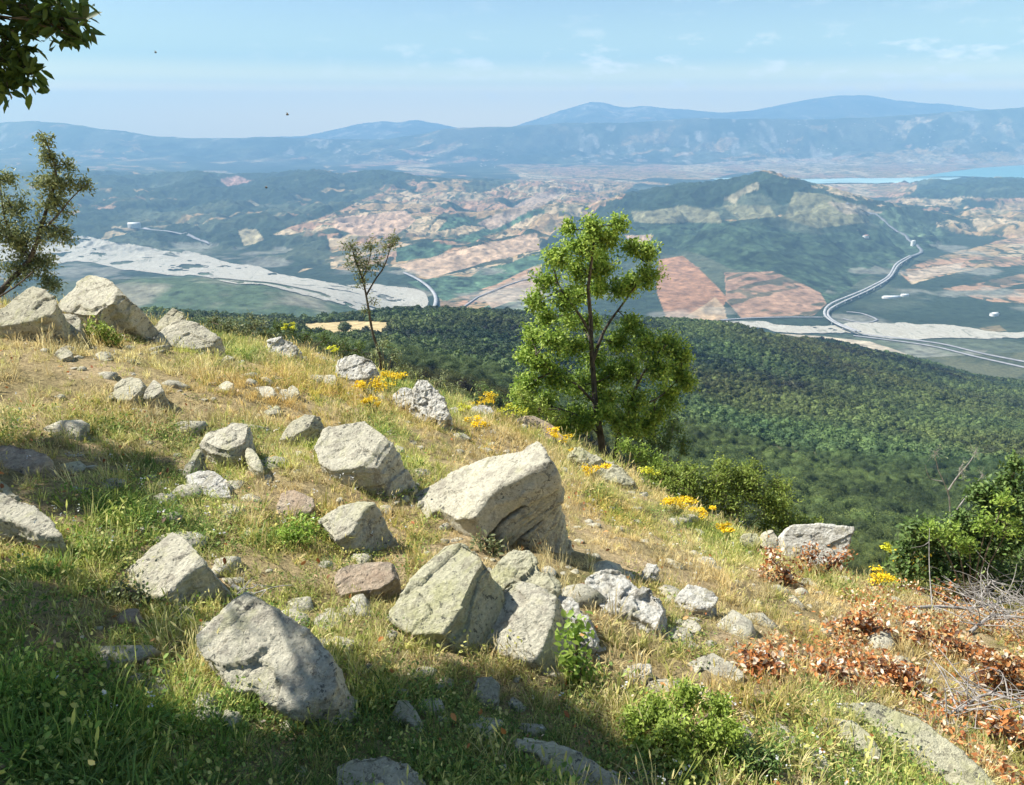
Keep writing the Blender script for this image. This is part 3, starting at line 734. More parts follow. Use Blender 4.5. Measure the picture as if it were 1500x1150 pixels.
# ------------------------------------------------------------------ stone
def mat_rock(name, base=(.50,.465,.335), lich=.5, white=0.0, warm=0.0):
    m, t = newmat(name)
    tc = t.n('ShaderNodeTexCoord'); oi = t.n('ShaderNodeObjectInfo')
    ad = t.n('ShaderNodeVectorMath', operation='ADD'); t.t.links.new(tc.outputs['Object'], ad.inputs[0])
    mr = t.n('ShaderNodeMath', operation='MULTIPLY'); t.t.links.new(oi.outputs[5], mr.inputs[0]); mr.inputs[1].default_value = 37.0
    t.t.links.new(mr.outputs[0], ad.inputs[1])
    def noise(sc, det=6.0, ro=.65, dist=0.0): return t.n('ShaderNodeTexNoise', _Vector=ad, _Scale=sc, _Detail=det, _Roughness=ro, _Distortion=dist)
    n1 = noise(3.0); n2 = noise(14.0, 6, .7); n3 = noise(60.0, 5, .75); n4 = noise(6.5, 6, .7, .6)
    b1 = tuple(k*.80 for k in base); b2 = tuple(min(1, k*1.18) for k in base)
    c = t.ramp(n1, [(.3, b1), (.5, base), (.7, b2)])
    c = t.mix(t.ramp(n2, [(.54, 0.0), (.60, .7)]), c, (base[0]*.62, base[1]*.60, base[2]*.62))          # grey weathering
    c = t.mix(t.ramp(n4, [(.58-.12*lich, 0.0), (.66-.06*lich, .75*min(1, lich*1.6))]), c, (.42, .41, .22))                      # yellow green lichen crust
    wn = t.n('ShaderNodeVectorMath', operation='MULTIPLY_ADD'); t.t.links.new(n2.outputs[1], wn.inputs[0]); wn.inputs[1].default_value = (.16, .16, .16); t.t.links.new(ad.outputs[0], wn.inputs[2])
    vo = t.n('ShaderNodeTexVoronoi', _Vector=wn, _Scale=26.0, feature='F1'); 
    dv = t.n('ShaderNodeMath', operation='ADD'); t.t.links.new(vo.outputs['Distance'], dv.inputs[0]); t.t.links.new(n2.outputs[0], dv.inputs[1]); dv2 = t.n('ShaderNodeMath', operation='ADD'); t.t.links.new(dv.outputs[0], dv2.inputs[0]); t.t.links.new(n1.outputs[0], dv2.inputs[1]); dv = t.n('ShaderNodeMath', operation='MULTIPLY'); t.t.links.new(dv2.outputs[0], dv.inputs[0]); dv.inputs[1].default_value = .5
    c = t.mix(t.ramp(dv, [(.565, .8), (.60, 0.0)]), c, (.085, .085, .075))                     # dark lichen spots
    if white > 0: c = t.mix(t.ramp(noise(9.0, 7, .75, .4), [(.42, 0.0), (.50, white)]), c, (.66, .64, .56))
    if warm > 0: c = t.mix(t.ramp(noise(4.0), [(.45, 0.0), (.6, warm)]), c, (.42, .28, .18))
    wv = t.n('ShaderNodeTexVoronoi', _Vector=wn, _Scale=3.4, feature='DISTANCE_TO_EDGE')
    cadd = t.n('ShaderNodeMath', operation='ADD'); t.t.links.new(wv.outputs['Distance'], cadd.inputs[0]); 
    ns = t.n('ShaderNodeMath', operation='MULTIPLY'); t.t.links.new(n4.outputs[0], ns.inputs[0]); ns.inputs[1].default_value = .10; t.t.links.new(ns.outputs[0], cadd.inputs[1])
    c = t.mix(t.ramp(cadd, [(.050, .6), (.058, 0.0)]), c, (.10, .09, .07))
    c = t.mix(1.0, c, t.ramp(n3, [(.3, .68), (.5, 1.0), (.7, 1.22)]), 'MULTIPLY')
    hb = t.n('ShaderNodeMath', operation='ADD'); t.t.links.new(n2.outputs[0], hb.inputs[0]); t.t.links.new(n3.outputs[0], hb.inputs[1])
    finish(m, t, c, .93, hb, .9, .022, .1)
    return m
M_ROCK = mat_rock('grey_stone'); M_ROCKY = mat_rock('lichen_stone', (.49,.465,.32), .9); M_ROCKW = mat_rock('white_lichen_stone', (.45,.42,.34), .3, .8)
M_ROCKT = mat_rock('tan_stone', (.44,.36,.26), .15, 0, .5); M_ROCKP = mat_rock('bare_stone', (.53,.495,.375), .4)
def rock_mesh(top, ext, bevel, vox, namp, strat, nrm, seed, flare, cuts=10):
    """top: list of Vectors; ext: list of Vectors (bottom)"""
    bm = bmesh.new(); a = [bm.verts.new(p) for p in top]; b = [bm.verts.new(p) for p in ext]; n = len(a)
    bm.faces.new(a); bm.faces.new(b[::-1])
    for i in range(n): bm.faces.new((a[i], b[i], b[(i+1) % n], a[(i+1) % n]))
    bmesh.ops.recalc_face_normals(bm, faces=bm.faces)
    bmesh.ops.triangulate(bm, faces=[f for f in bm.faces if len(f.verts) > 4])
    me = bpy.data.meshes.new('r'); bm.to_mesh(me); bm.free()
    o = bpy.data.objects.new('r', me); C.objects.link(o)
    rm = o.modifiers.new('r', 'REMESH'); rm.mode = 'VOXEL'; rm.voxel_size = vox
    sm = o.modifiers.new('s', 'SMOOTH'); sm.factor = .5; sm.iterations = 1
    dg = bpy.context.evaluated_depsgraph_get(); ev = o.evaluated_get(dg).to_mesh()
    nv = len(ev.vertices); v = np.zeros(nv*3, np.float32); ev.vertices.foreach_get('co', v); v = v.reshape(-1, 3).astype(float)
    nr = np.zeros(nv*3, np.float32); ev.vertices.foreach_get('normal', nr); nr = nr.reshape(-1, 3)
    q4 = np.array([tuple(p.vertices) for p in ev.polygons if len(p.vertices) == 4]); q3 = np.array([tuple(p.vertices) for p in ev.polygons if len(p.vertices) == 3])
    bpy.data.objects.remove(o, do_unlink=True)
    c = v.mean(0); p = v-c; size = (v.max(0)-v.min(0)).max()
    f = 1/size; s = seed*7.7
    nn = np.array(nrm); rr = np.random.RandomState(seed)
    # broken faces: flat cuts across corners and edges
    for k in range(cuts):
        q = rr.normal(size=3); q[2] = abs(q[2])*.9-.15; q /= np.linalg.norm(q)
        h = p@q; top = np.percentile(h, 99.7); cut = top-(top-np.median(h))*rr.uniform(.02, .13)
        p = p-q[None]*(np.maximum(0, h-cut)*.97)[:, None]
    v = p+c
    # ledges and fractures in blocks flattened along the bedding
    t1 = np.cross(nn, [.3, .9, .2]); t1 /= np.linalg.norm(t1); t2 = np.cross(nn, t1)
    X_, Y_, H_ = p@t1*f, p@t2*f, p@nn*f
    jt = fbm(X_*3+s, Y_*3, H_*3, s=seed, o=3)*.10
    d = (voro3(X_*2.6+s+jt, Y_*2.6+jt, H_*7*strat+jt*2, seed)-.5)*namp*1.5*size
    d += (voro3(X_*6+s+jt*2, Y_*6-jt, H_*14*strat+jt*2, seed+31)-.5)*namp*.65*size
    d += fbm(X_*1.8+s, Y_*1.8, H_*1.8, s=seed, o=2)*namp*.45*size
    d += fbm(X_*16+s, Y_*16, H_*22, s=seed+5, o=4, g=.6)*namp*.22*size
    tang = 1-np.abs(nr@nn)
    d += np.round(vn(H_*26*strat+fbm(X_*2, Y_*2, s=seed+9, o=2)*.8, X_*1.5, Y_*1.5, s=seed+8)*3)/3*namp*.55*size*tang
    v = v+nr*d[:, None]
    return v, [x for x in (q4, q3) if len(x)], size
FOOT = []            # rock footprints (for the grass)
def slab(name, poly, mat, front=30, n=(-.15, -.2, 1), thick=None, dirn=None, bevel=.02, namp=.022, flare=1.06, strat=1.0, apx=None, dy=0.0, root=None, seed=None, bury=.10, depth=None, vox=None, cuts=10):
    seed = len(FOOT)*13+5 if seed is None else seed
    n = Vector(n).normalized()
    if apx is None: apx = max(poly, key=lambda q: q[1])
    g = hit(apx[0], apx[1]+front)
    D = (g.y if depth is None else depth)+dy
    A = P(apx[0], apx[1], D)
    top = []
    for u, v in poly:
        r = ray(u, v); top.append(r*(A.dot(n)/r.dot(n)))
    d = Vector(dirn).normalized() if dirn else (-n*.55+Vector((0, 0, -1))).normalized()
    cen = sum(top, Vector())/len(top); bot = []
    for p in top:
        if thick: q = p+d*thick
        else:
            q = p.copy(); L = 0
            while L < 2.0:
                q = p+d*L
                if q.z < float(gz(q.x, q.y))-bury: break
                L += .03
        c2 = cen+d*(q-p).dot(d); q = c2+(q-c2)*flare
        bot.append(q)
    xs = [p.x for p in top]; zs = [p.z for p in top]; ys_ = [p.y for p in top]
    size = max(max(xs)-min(xs), max(ys_)-min(ys_), .05)
    v, f, sz = rock_mesh(top, bot, bevel*size*1.2, (vox or max(size/72, .0045)), namp, strat, n, seed, flare, cuts)
    loc = Vector((cen.x, cen.y, min(q.z for q in bot)+bury*.9))
    o = npmesh(name, v, f, mat, root, smooth=True, loc=loc)
    FOOT.append((np.array([(q.x, q.y) for q in bot]), max(zs)))
    return o
def rock(label, poly, mat=None, group=None, name='rock', **k):
    o = slab(name, poly, mat or M_ROCK, **k); tag(o, label, 'rock', group or 'rocks lying in the dry grass'); return o
Z5 = lambda L: [(500+x/2.876, 480+y/2.876) for x, y in L]
Z8 = lambda L: [(500+x/2.876, 750+y/2.876) for x, y in L]
Z7 = lambda L: [(x/2.876, 750+y/2.876) for x, y in L]
Z4 = lambda L: [(x/2.876, 380+y/2.876) for x, y in L]
Z9 = lambda L: [(1000+x/2.876, 750+y/2.876) for x, y in L]
# the big split boulder in the middle: three slabs, one on another
pb = hit(700, 800); root = empty('split_boulder', pb); tag(root, 'largest boulder in the middle, tilted thick slab over darker split layers', 'boulder', 'rocks lying in the dry grass')
nm = (-.52, -.30, .85)
D0 = pb.y
slab('upper_slab', Z5([(215,765),(330,680),(400,640),(510,585),(620,540),(700,528),(750,518),(795,485),(825,476),(858,498),(876,560),(800,605),(735,640),(680,665),(625,705),(590,752),(560,795),(515,800),(485,808),(440,785),(388,757),(340,855),(280,830)]), M_ROCKP, n=nm, thick=.17, dirn=(.38, .02, -.92), depth=D0+.10, apx=Z5([(560,790)])[0], flare=1.0, bevel=.018, namp=.014, root=root, seed=21, cuts=0)
slab('middle_slab', Z5([(560,800),(640,705),(760,640),(878,580),(912,610),(905,660),(820,720),(720,800),(660,860),(560,870)]), M_ROCK, n=nm, thick=.13, dirn=(.36, .02, -.92), depth=D0+.16, apx=Z5([(660,860)])[0], flare=1.0, bevel=.012, namp=.02, root=root, strat=2.5, seed=22, cuts=2)
slab('lower_slab', Z5([(540,850),(680,790),(800,720),(905,680),(902,720),(870,790),(780,880),(690,900),(540,890)]), M_ROCK, n=nm, dirn=(.25, -.05, -1), depth=D0+.20, apx=Z5([(780,880)])[0], flare=1.0, bevel=.012, namp=.02, root=root, strat=2.5, seed=23, cuts=2)
rock('rectangular lichen covered block leaning in front of the split boulder', Z8([(430,82),(500,120),(570,158),(602,205),(560,270),(530,330),(490,415),(450,470),(425,508),(300,512),(190,440),(240,360),(290,290),(340,215),(375,165)]), M_ROCKY, front=16, n=(-.38, -.5, .9), dirn=(.45, .05, -1), flare=1.0, bevel=.02, cuts=3)
rock('pale kite shaped stone with smooth face, leaning below the split boulder', Z8([(735,270),(790,290),(897,350),(893,430),(872,500),(850,560),(818,618),(760,620),(700,600),(640,570),(560,545),(525,500),(540,450),(590,395),(640,340),(690,300)]), M_ROCKP, front=14, n=(-.3, -.55, .9), dirn=(.5, .1, -1), flare=1.0, bevel=.018, cuts=3)
rock('knobbly cream stone wedged behind the pale kite shaped stone', Z8([(690,158),(770,165),(795,165),(822,200),(830,240),(860,250),(890,232),(910,290),(900,350),(790,310),(730,290),(655,335),(612,262),(650,200)]), M_ROCKY, front=45, n=(-.15, -.35, 1), namp=.05, flare=1.0)
rock('low pitted stone on the right side of the pale kite shaped stone', Z8([(900,338),(960,345),(1000,390),(1050,450),(1100,500),(1060,535),(1010,500),(960,440),(905,400)]), M_ROCKW, front=22, n=(0, -.3, 1), namp=.05)
rock('knobbly white lichen rock right of the rock pile, alone in the grass', Z8([(1060,230),(1130,212),(1200,250),(1250,310),(1340,350),(1392,440),(1340,488),(1260,450),(1200,425),(1140,430),(1085,390),(1035,340),(1028,270)]), M_ROCKW, front=14, n=(.05, -.3, 1), namp=.06, strat=.5)
rock('small lump of stone touching the upper right end of the white lichen rock', Z8([(1268,235),(1300,208),(1340,225),(1330,270),(1290,290),(1262,265)]), M_ROCKW, front=8, n=(0, -.4, 1), namp=.05)
rock('pale wedge shaped rock on the lower left with a dark notch', Z7([(720,78),(765,105),(815,150),(862,205),(830,222),(735,298),(690,360),(620,345),(520,335),(430,342),(480,270),(540,235),(600,190),(650,130),(680,98)]), M_ROCKP, front=16, n=(-.4, -.45, .9), dirn=(.45, .1, -1), flare=1.02, cuts=3)
rock('small tan stone in the grass just below the pale wedge shaped rock', Z7([(480,430),(510,400),(570,395),(600,425),(560,460),(500,462)]), M_ROCKT, front=8)
rock('big humped rock at the lower left, half sunlit and half in tree shade', Z7([(1022,328),(1100,370),(1200,430),(1310,500),(1385,580),(1450,670),(1400,760),(1260,825),(1120,800),(1060,745),(970,760),(930,690),(870,600),(825,500),(880,440),(940,395)]), M_ROCKP, front=30, n=(-.1, -.55, .9), namp=.03, bevel=.05, flare=1.12, cuts=3)
rock('rock cut by the left edge of the frame, its front face in shade', [(-40,712),(5,720),(40,735),(72,756),(92,786),(60,784),(20,764),(-40,756)], M_ROCKP, front=34, n=(.06, -.22, 1), flare=1.0, cuts=3)
rock('grey shaded stone at the left edge, just above the rock with a shaded front', [(-40,695),(0,702),(18,716),(28,728),(0,726),(-40,722)], M_ROCK, front=10)
rock('sunlit tan rock at the left edge inside the shadow patch', [(-30,652),(10,648),(45,654),(74,668),(70,684),(30,690),(-30,682)], M_ROCKT, front=5, n=(-.1, -.25, 1))
rock('rounded grey stone, left one of a pair high in the dry grass', Z4([(470,570),(490,520),(530,495),(580,490),(612,515),(600,560),(560,590),(500,592)]), M_ROCK, front=6, n=(-.1, -.5, 1))
rock('pointed stone, right one of a pair high in the dry grass', Z4([(598,588),(615,535),(650,500),(672,520),(690,550),(650,575)]), M_ROCKP, front=12, n=(-.3, -.5, .9))
rock('notched angular block on the left slope, cream on top and dark in front', Z4([(835,760),(865,725),(950,700),(965,680),(1000,663),(1052,690),(1045,760),(1000,790),(970,808),(905,790),(865,770)]), M_ROCKP, front=30, n=(-.1, -.35, 1), namp=.03, flare=1.0)
rock('dark standing stone against the right side of the notched block', Z4([(1040,765),(1075,800),(1102,860),(1098,890),(1060,870),(1030,820)]), M_ROCK, front=18, n=(-.2, -.3, 1), flare=1.0)
rock('thin dark slab leaning on the left side of the notched block', Z4([(760,895),(800,840),(835,778),(848,800),(815,860),(785,905)]), M_ROCK, front=8, n=(-.3, -.3, .9), flare=1.0)
rock('mottled stone overgrown with weeds below the notched block', Z4([(770,905),(830,875),(900,890),(950,925),(985,990),(900,1000),(800,960)]), M_ROCKW, front=6, n=(-.05, -.4, 1))
rock('low grey stone between the notched block and the flat topped rock', Z4([(1178,760),(1220,690),(1300,648),(1362,640),(1350,682),(1280,720),(1220,755)]), M_ROCK, front=8, n=(-.1, -.5, 1))
rock('flat topped rock with a shaded right side, up the slope from the split boulder', [(461,656),(474,630),(500,616),(530,614),(558,628),(575,641),(560,660),(548,676),(520,686),(490,690),(466,678)], M_ROCKP, front=16, n=(-.22, -.42, .9), dirn=(.35, .1, -1), flare=1.0, cuts=3)
rock('wedge shaped rock with dark right face, left of the split boulder', [(465,762),(500,742),(540,724),(545,735),(530,752),(515,780),(492,792),(478,778)], M_ROCKP, front=18, n=(-.35, -.4, .9), dirn=(.45, .1, -1), flare=1.0, cuts=3)
rock('low rounded tan stone left of the dark faced wedge rock', [(398,746),(410,722),(430,713),(458,728),(463,746),(432,760),(410,758)], M_ROCKT, front=6, n=(0, -.4, 1))
rock('low buff stone with grass creeping over it, left of the leaning lichen block', [(487,850),(497,830),(540,822),(580,820),(584,838),(555,860),(500,870)], M_ROCKT, front=8, n=(-.05, -.4, 1))
# crest, left
rock('biggest boulder on the left skyline, cream with a shaded right flank', Z4([(378,64),(445,82),(470,95),(520,140),(480,190),(430,200),(400,235),(340,235),(240,212),(262,170),(290,142),(330,90)]), M_ROCKP, front=28, n=(-.35, -.6, .75), dirn=(.5, .3, -1), flare=1.02, dy=-.1, cuts=3)
rock('broad grey boulder at the left edge of the skyline behind the small tree', [(-30,470),(0,452),(22,436),(46,419),(68,425),(84,440),(82,458),(50,470),(0,478),(-30,485)], M_ROCK, front=6, n=(-.1, -.6, .8), cuts=3)
rock('cracked stone at the foot of the biggest skyline boulder', [(56,472),(70,457),(95,455),(118,466),(117,488),(85,496),(60,490)], M_ROCKP, front=5, n=(0, -.6, .9))
rock('small stone filling the gap right of the biggest skyline boulder', [(187,478),(190,462),(203,457),(215,470),(212,488),(196,492)], M_ROCKP, front=6, n=(-.1, -.7, .9))
rock('grey peaked stone behind the long cream stone on the skyline', [(222,474),(236,458),(250,446),(266,453),(271,468),(255,478),(232,484)], M_ROCK, front=18, n=(-.1, -.7, .8))
rock('long cream stone sloping right on the skyline left of the green shrub', [(214,488),(240,474),(270,467),(298,477),(328,498),(318,508),(290,512),(255,508),(225,500)], M_ROCKP, front=6, n=(.05, -.6, .9))
rock('pale rough stone on the crest right of the green shrub', [(388,512),(394,499),(408,494),(426,499),(441,514),(430,525),(404,524)], M_ROCKW, front=5, n=(0, -.7, .8), namp=.05)
rock('cream rock on the crest at the foot of the thin sapling', [(488,540),(496,523),(520,519),(545,524),(556,540),(545,552),(520,557),(497,550)], M_ROCKW, front=7, n=(0, -.7, .8), namp=.05)
rock('tall rugged rock with whitish lichen right of the first yellow flowers', [(600,590),(604,565),(618,553),(633,560),(648,580),(657,606),(645,618),(625,608)], M_ROCKW, front=12, n=(-.1, -.7, .8), namp=.06)
rock('grey rough stone directly under the first yellow flowers', [(574,585),(580,568),(595,562),(604,572),(602,592),(586,596)], M_ROCKW, front=10, n=(0, -.7, .8), namp=.05)
rock('long flat stone on the crest above the split boulder, behind yellow flowers', [(752,613),(775,606),(805,620),(832,642),(820,650),(790,636),(765,625)], M_ROCKT, front=5, n=(.1, -.6, .8))
rock('long low pale rock along the crest between the split boulder and the green bush', [(832,655),(850,655),(885,672),(912,682),(936,706),(922,714),(890,702),(855,685)], M_ROCKY, front=6, n=(.15, -.6, .8), namp=.04)
rock('small pale stone hidden among yellow flowers, above the split boulder', [(688,598),(700,590),(718,592),(724,602),(708,608),(692,606)], M_ROCKW, front=4, n=(0, -.6, .9))
rock('small stone left of the tall rugged crest rock, in the orange grass', [(470,556),(480,546),(492,550),(494,560),(482,566)], M_ROCKP, front=4)
rock('low cream stone in the grass above the flat topped rock, left one', [(369,572),(380,563),(398,566),(406,576),(392,582),(374,580)], M_ROCKP, front=4)
rock('small dark sided stone in the grass above the flat topped rock, right one', [(419,572),(428,562),(437,566),(438,577),(426,580)], M_ROCK, front=5)
rock('flat scrap of stone below the low cream stone, above the flat topped rock', [(386,602),(398,594),(412,592),(408,602),(394,608)], M_ROCK, front=3)
rock('small pale stone in dry grass left of the low cream stone', [(320,566),(330,556),(342,562),(340,570),(328,572)], M_ROCKP, front=3)
rock('tiny pale boulder in the grass beneath the skyline boulders', [(78,516),(88,508),(104,512),(106,522),(90,526)], M_ROCK, front=4)
# right side
rock('square pale rock standing at the right end of the crest above rusty leaves', [(1147,786),(1154,770),(1188,768),(1252,772),(1247,794),(1236,822),(1205,826),(1172,824),(1150,818)], M_ROCKW, front=10, n=(-.25, -.95, .5), dirn=(.1, 1, -.8), flare=.95, namp=.03, thick=.45, cuts=3)
rock('upright stone between the square pale rock and the greenish one', [(1120,800),(1124,782),(1138,776),(1142,800),(1134,812)], M_ROCKP, front=6, n=(-.2, -.9, .6), thick=.2, dirn=(0, 1, -.6))
rock('greenish stone left of the square pale rock on the crest', [(1082,792),(1092,779),(1110,778),(1116,792),(1104,802),(1088,802)], M_ROCKY, front=6, n=(-.1, -.7, .8))
rock('grey green rock with black spots in tall grass right of the white lichen rock', [(984,872),(1010,857),(1038,861),(1051,876),(1040,888),(1004,890)], M_ROCKW, front=8, n=(-.1, -.5, 1), namp=.04)
rock('small white stone, uppermost of two below the spotted rock', [(998,912),(1010,905),(1026,912),(1028,924),(1012,926)], M_ROCKP, front=3)
rock('thin white stone above the round green shrub', [(972,1004),(985,995),(1006,996),(1008,1006),(988,1014)], M_ROCKP, front=4)
rock('rough white and grey stone in the grass below the white lichen rock', [(908,980),(930,970),(952,972),(956,986),(940,1000),(918,996)], M_ROCKW, front=5, namp=.06)
rock('pale slab sunk in grass above the round green shrub, dark crack on its right', [(1000,978),(1022,962),(1050,953),(1068,966),(1098,992),(1086,1000),(1050,990),(1015,990)], M_ROCKP, front=6, n=(-.1, -.4, 1))
rock('long spotted slab at the bottom right corner, widest of the stones there', Z9([(640,812),(700,798),(830,793),(900,830),(1020,880),(1130,970),(1220,1050),(1340,1170),(1380,1260),(1100,1260),(985,1150),(940,1080),(855,960),(780,880),(690,860)]), M_ROCKY, front=14, n=(-.15, -.35, 1), namp=.02, flare=1.05, cuts=3)
rock('smaller slab lying against the left side of the long spotted slab', Z9([(655,895),(710,868),(800,940),(842,1012),(830,1080),(760,1060),(690,985),(650,940)]), M_ROCKY, front=8, n=(-.2, -.4, 1), flare=1.02)
rock('thin strip of pale stone in the grass right of the round green shrub', [(1135,1078),(1160,1076),(1200,1104),(1238,1136),(1225,1144),(1180,1122)], M_ROCKP, front=4, n=(0, -.3, 1))
rock('white chip of stone on the right flank of the round green shrub', [(1086,1046),(1096,1036),(1108,1050),(1100,1060),(1088,1056)], M_ROCKP, front=3)
# shaded
rock('small shaded stone in the dark grass left of the half shaded rock', Z7([(590,720),(620,685),(680,690),(712,735),(690,775),(630,780)]), M_ROCKP, front=4)
rock('small blue grey stone farthest left in the dark grass', Z7([(210,760),(240,720),(300,722),(325,755),(290,785),(230,785)]), M_ROCK, front=4)
rock('peaked stone in shade below the leaning lichen block', Z8([(195,850),(240,768),(290,800),(345,880),(330,910),(260,870),(220,880)]), M_ROCKP, front=8, n=(-.1, -.5, .9))
rock('rounded mauve grey stone in the shade under the pale kite shaped stone', Z8([(545,770),(575,700),(620,680),(665,720),(660,790),(610,820),(560,810)]), M_ROCK, front=5, n=(0, -.5, .9))
rock('flat blue grey slab in shade at the bottom edge, right of centre', Z8([(725,940),(780,925),(870,960),(890,950),(960,990),(1050,1030),(1130,1080),(1230,1170),(1240,1240),(880,1240),(870,1080),(820,1010),(740,990)]), M_ROCK, front=10, n=(-.05, -.25, 1), namp=.02)
rock('mottled dark slab in shade at the bottom edge, left of centre', Z8([(-20,1060),(20,1015),(80,1030),(180,1010),(270,1060),(350,1130),(360,1200),(100,1230),(-20,1180)]), M_ROCK, front=8, n=(0, -.25, 1), namp=.04)

# loose stones nobody could count
V = []; Fq = []; nn = 0; v0, f0 = icosphere(2)
for i in range(900):
    a = RS.uniform(-.62, .72); y = RS.uniform(1.8, 8.6)**1.0; x = a*y; r = RS.uniform(.008, .03)*(1+RS.rand()**4*2.8)
    v1 = v0.copy()
    for _ in range(7):
        q = RS.normal(size=3); q /= np.linalg.norm(q); v1 = v1-q[None]*np.maximum(0, v1@q-RS.uniform(.45, .8))[:, None]
    w = v1*1.25*(1+fbm(v0[:, 0]*1.2+i, v0[:, 1]*1.2, v0[:, 2]*1.2, s=i, o=2)*.15)[:, None]*r*np.array([RS.uniform(.8, 1.5), RS.uniform(.8, 1.3), RS.uniform(.4, .8)])
    V.append(w+np.array([x, y, float(gz(x, y))-r*.05])); Fq.append(f0+nn); nn += len(v0)
o = npmesh('loose_stones', np.concatenate(V), np.concatenate(Fq), M_ROCKP, smooth=False); o['kind'] = 'stuff'; o['label'] = 'loose pale stone chips strewn through the dry grass'

# ------------------------------------------------------------------ grasses
def grassmat(name, stops, trans=.4): return leafmat(name, stops, trans, .6)
M_DRY = grassmat('dry_grass', [(0, (.40,.28,.12)), (.35, (.60,.49,.23)), (.7, (.74,.64,.38)), (.9, (.72,.58,.29)), (1, (.62,.42,.18))])
M_MID = grassmat('half_dry_grass', [(0, (.25,.29,.07)), (.5, (.45,.45,.13)), (1, (.66,.57,.24))])
M_GREEN = grassmat('green_grass', [(0, (.10,.16,.04)), (.6, (.19,.29,.07)), (1, (.38,.43,.13))])
M_LUSH = grassmat('lush_grass', [(0, (.05,.13,.025)), (1, (.14,.30,.05))])
def tuft(n, h0, h1, spread, width, curl, rs, heads=0):
    V = []; Fq = []; T = []
    for i in range(n):
        a = rs.uniform(0, 6.28); b = np.array([math.cos(a), math.sin(a)]); r0 = abs(rs.normal())*spread*.5; h = rs.uniform(h0, h1); lean = rs.uniform(.05, curl)
        side = np.array([-b[1], b[0]])*width*rs.uniform(.6, 1.3); base = b*r0; k = len(V); t = rs.rand()
        for q, (z, o, w) in enumerate(((0, 0, 1), (.4, .12, .9), (.75, .45, .6))):
            c = base+b*lean*h*o; zz = h*z*(1-.25*lean*z)
            V += [(c[0]-side[0]*w, c[1]-side[1]*w, zz), (c[0]+side[0]*w, c[1]+side[1]*w, zz)]
        c = base+b*lean*h*.95; V += [(c[0], c[1], h*(1-.3*lean))]
        Fq += [(k, k+1, k+3, k+2), (k+2, k+3, k+5, k+4)]
        V += [(c[0], c[1], h*(1-.3*lean)+.0005)]; Fq += [(k+4, k+5, k+6, k+7)]
        T += [t]*8
        if i < heads:      # a seed head
            k = len(V); hh = h*1.15
            for dz, w in ((-.008, .001), (.0, .0022), (.010, .0016), (.018, .0004)):
                V += [(c[0]-w, c[1]-w, hh+dz), (c[0]+w, c[1]+w, hh+dz)]
            for q in (0, 2, 4): Fq.append((k+q, k+q+1, k+q+3, k+q+2))
            k2 = len(V); V += [(c[0]-.0007, c[1], h*.6), (c[0]+.0007, c[1], h*.6), (c[0]+.0007, c[1], hh), (c[0]-.0007, c[1], hh)]; Fq.append((k2, k2+1, k2+2, k2+3))
            T += [.85]*12
    return np.array(V), np.array(Fq), np.array(T)
rs = np.random.RandomState(5)
specs = [(22, .02, .055, .06, .0019, 1.3, 0), (18, .03, .08, .05, .0017, 1.1, 1), (28, .012, .04, .08, .0021, 1.5, 0), (14, .05, .12, .04, .0014, .9, 2)]
for i, s_ in enumerate(specs):
    for g, mt in (('drytuft', M_DRY), ('midtuft', M_MID)):
        v, f, t_ = tuft(*s_[:6], rs, s_[6]); source(g, i, v, f, mt, {'tint': t_})
for i, s_ in enumerate([(26, .025, .08, .06, .0021, 1.4, 0), (22, .05, .12, .05, .0020, 1.2, 0), (34, .015, .05, .08, .0023, 1.5, 0)]):
    v, f, t_ = tuft(*s_[:6], rs, 0); source('greentuft', i, v, f, M_GREEN, {'tint': t_})
# low broad leaved weeds
for i in range(3):
    k = 46; c = rs.normal(size=(k, 3))*np.array([.045, .045, .015]); c[:, 2] = np.abs(c[:, 2])+.01
    v, f = leaves_arrays(c, rs.uniform(.008, .018, k), .6, 1.5); source('weed', i, v, f, M_GREEN if i else M_MID, {'tint': np.repeat(rs.rand(k), 6)})
def infoot(x, y, shrink=.84):
    m = np.zeros(len(x), bool)
    for f, _ in FOOT:
        c = f.mean(0); q = c+(f-c)*shrink; m |= inpoly(x, y, [tuple(p) for p in q])
    return m
def field(n, y0, y1, a0=-.82, a1=.92, pw=1.0):
    y = (y0**pw+(y1**pw-y0**pw)*RS.rand(n))**(1/pw); a = RS.uniform(a0, a1, n); return a*y, y
def greenness(x, y, z):
    u, v = project(x, y, z)
    g = fbm(x*.9, y*.9, s=151, o=3)*.55+fbm(x*4, y*4, s=155, o=2)*.30-.42
    g += sstep(820, 960, v)*sstep(700, 250, u)*.75                     # shaded lawn, lower left
    g += sstep(960, 1080, v)*sstep(1000, 700, u)*.55
    for (cu, cv, ru, rv, k) in ((170,790,120,45,.5),(620,790,35,35,1.1),(610,600,90,60,.4),(950,640,120,40,.6),(60,620,120,60,.2),(120,720,150,35,.6),(350,480,80,40,.8),(440,780,50,30,.8),(720,870,60,50,.2),(960,970,80,70,.45),(1130,900,90,60,.1),(1300,860,60,40,.4),(560,700,60,50,.25),(440,700,80,70,-.5),(870,800,60,120,.05),(1250,1100,120,60,.1)):
        g += k*np.exp(-((u-cu)/ru)**2-((v-cv)/rv)**2)
    return g
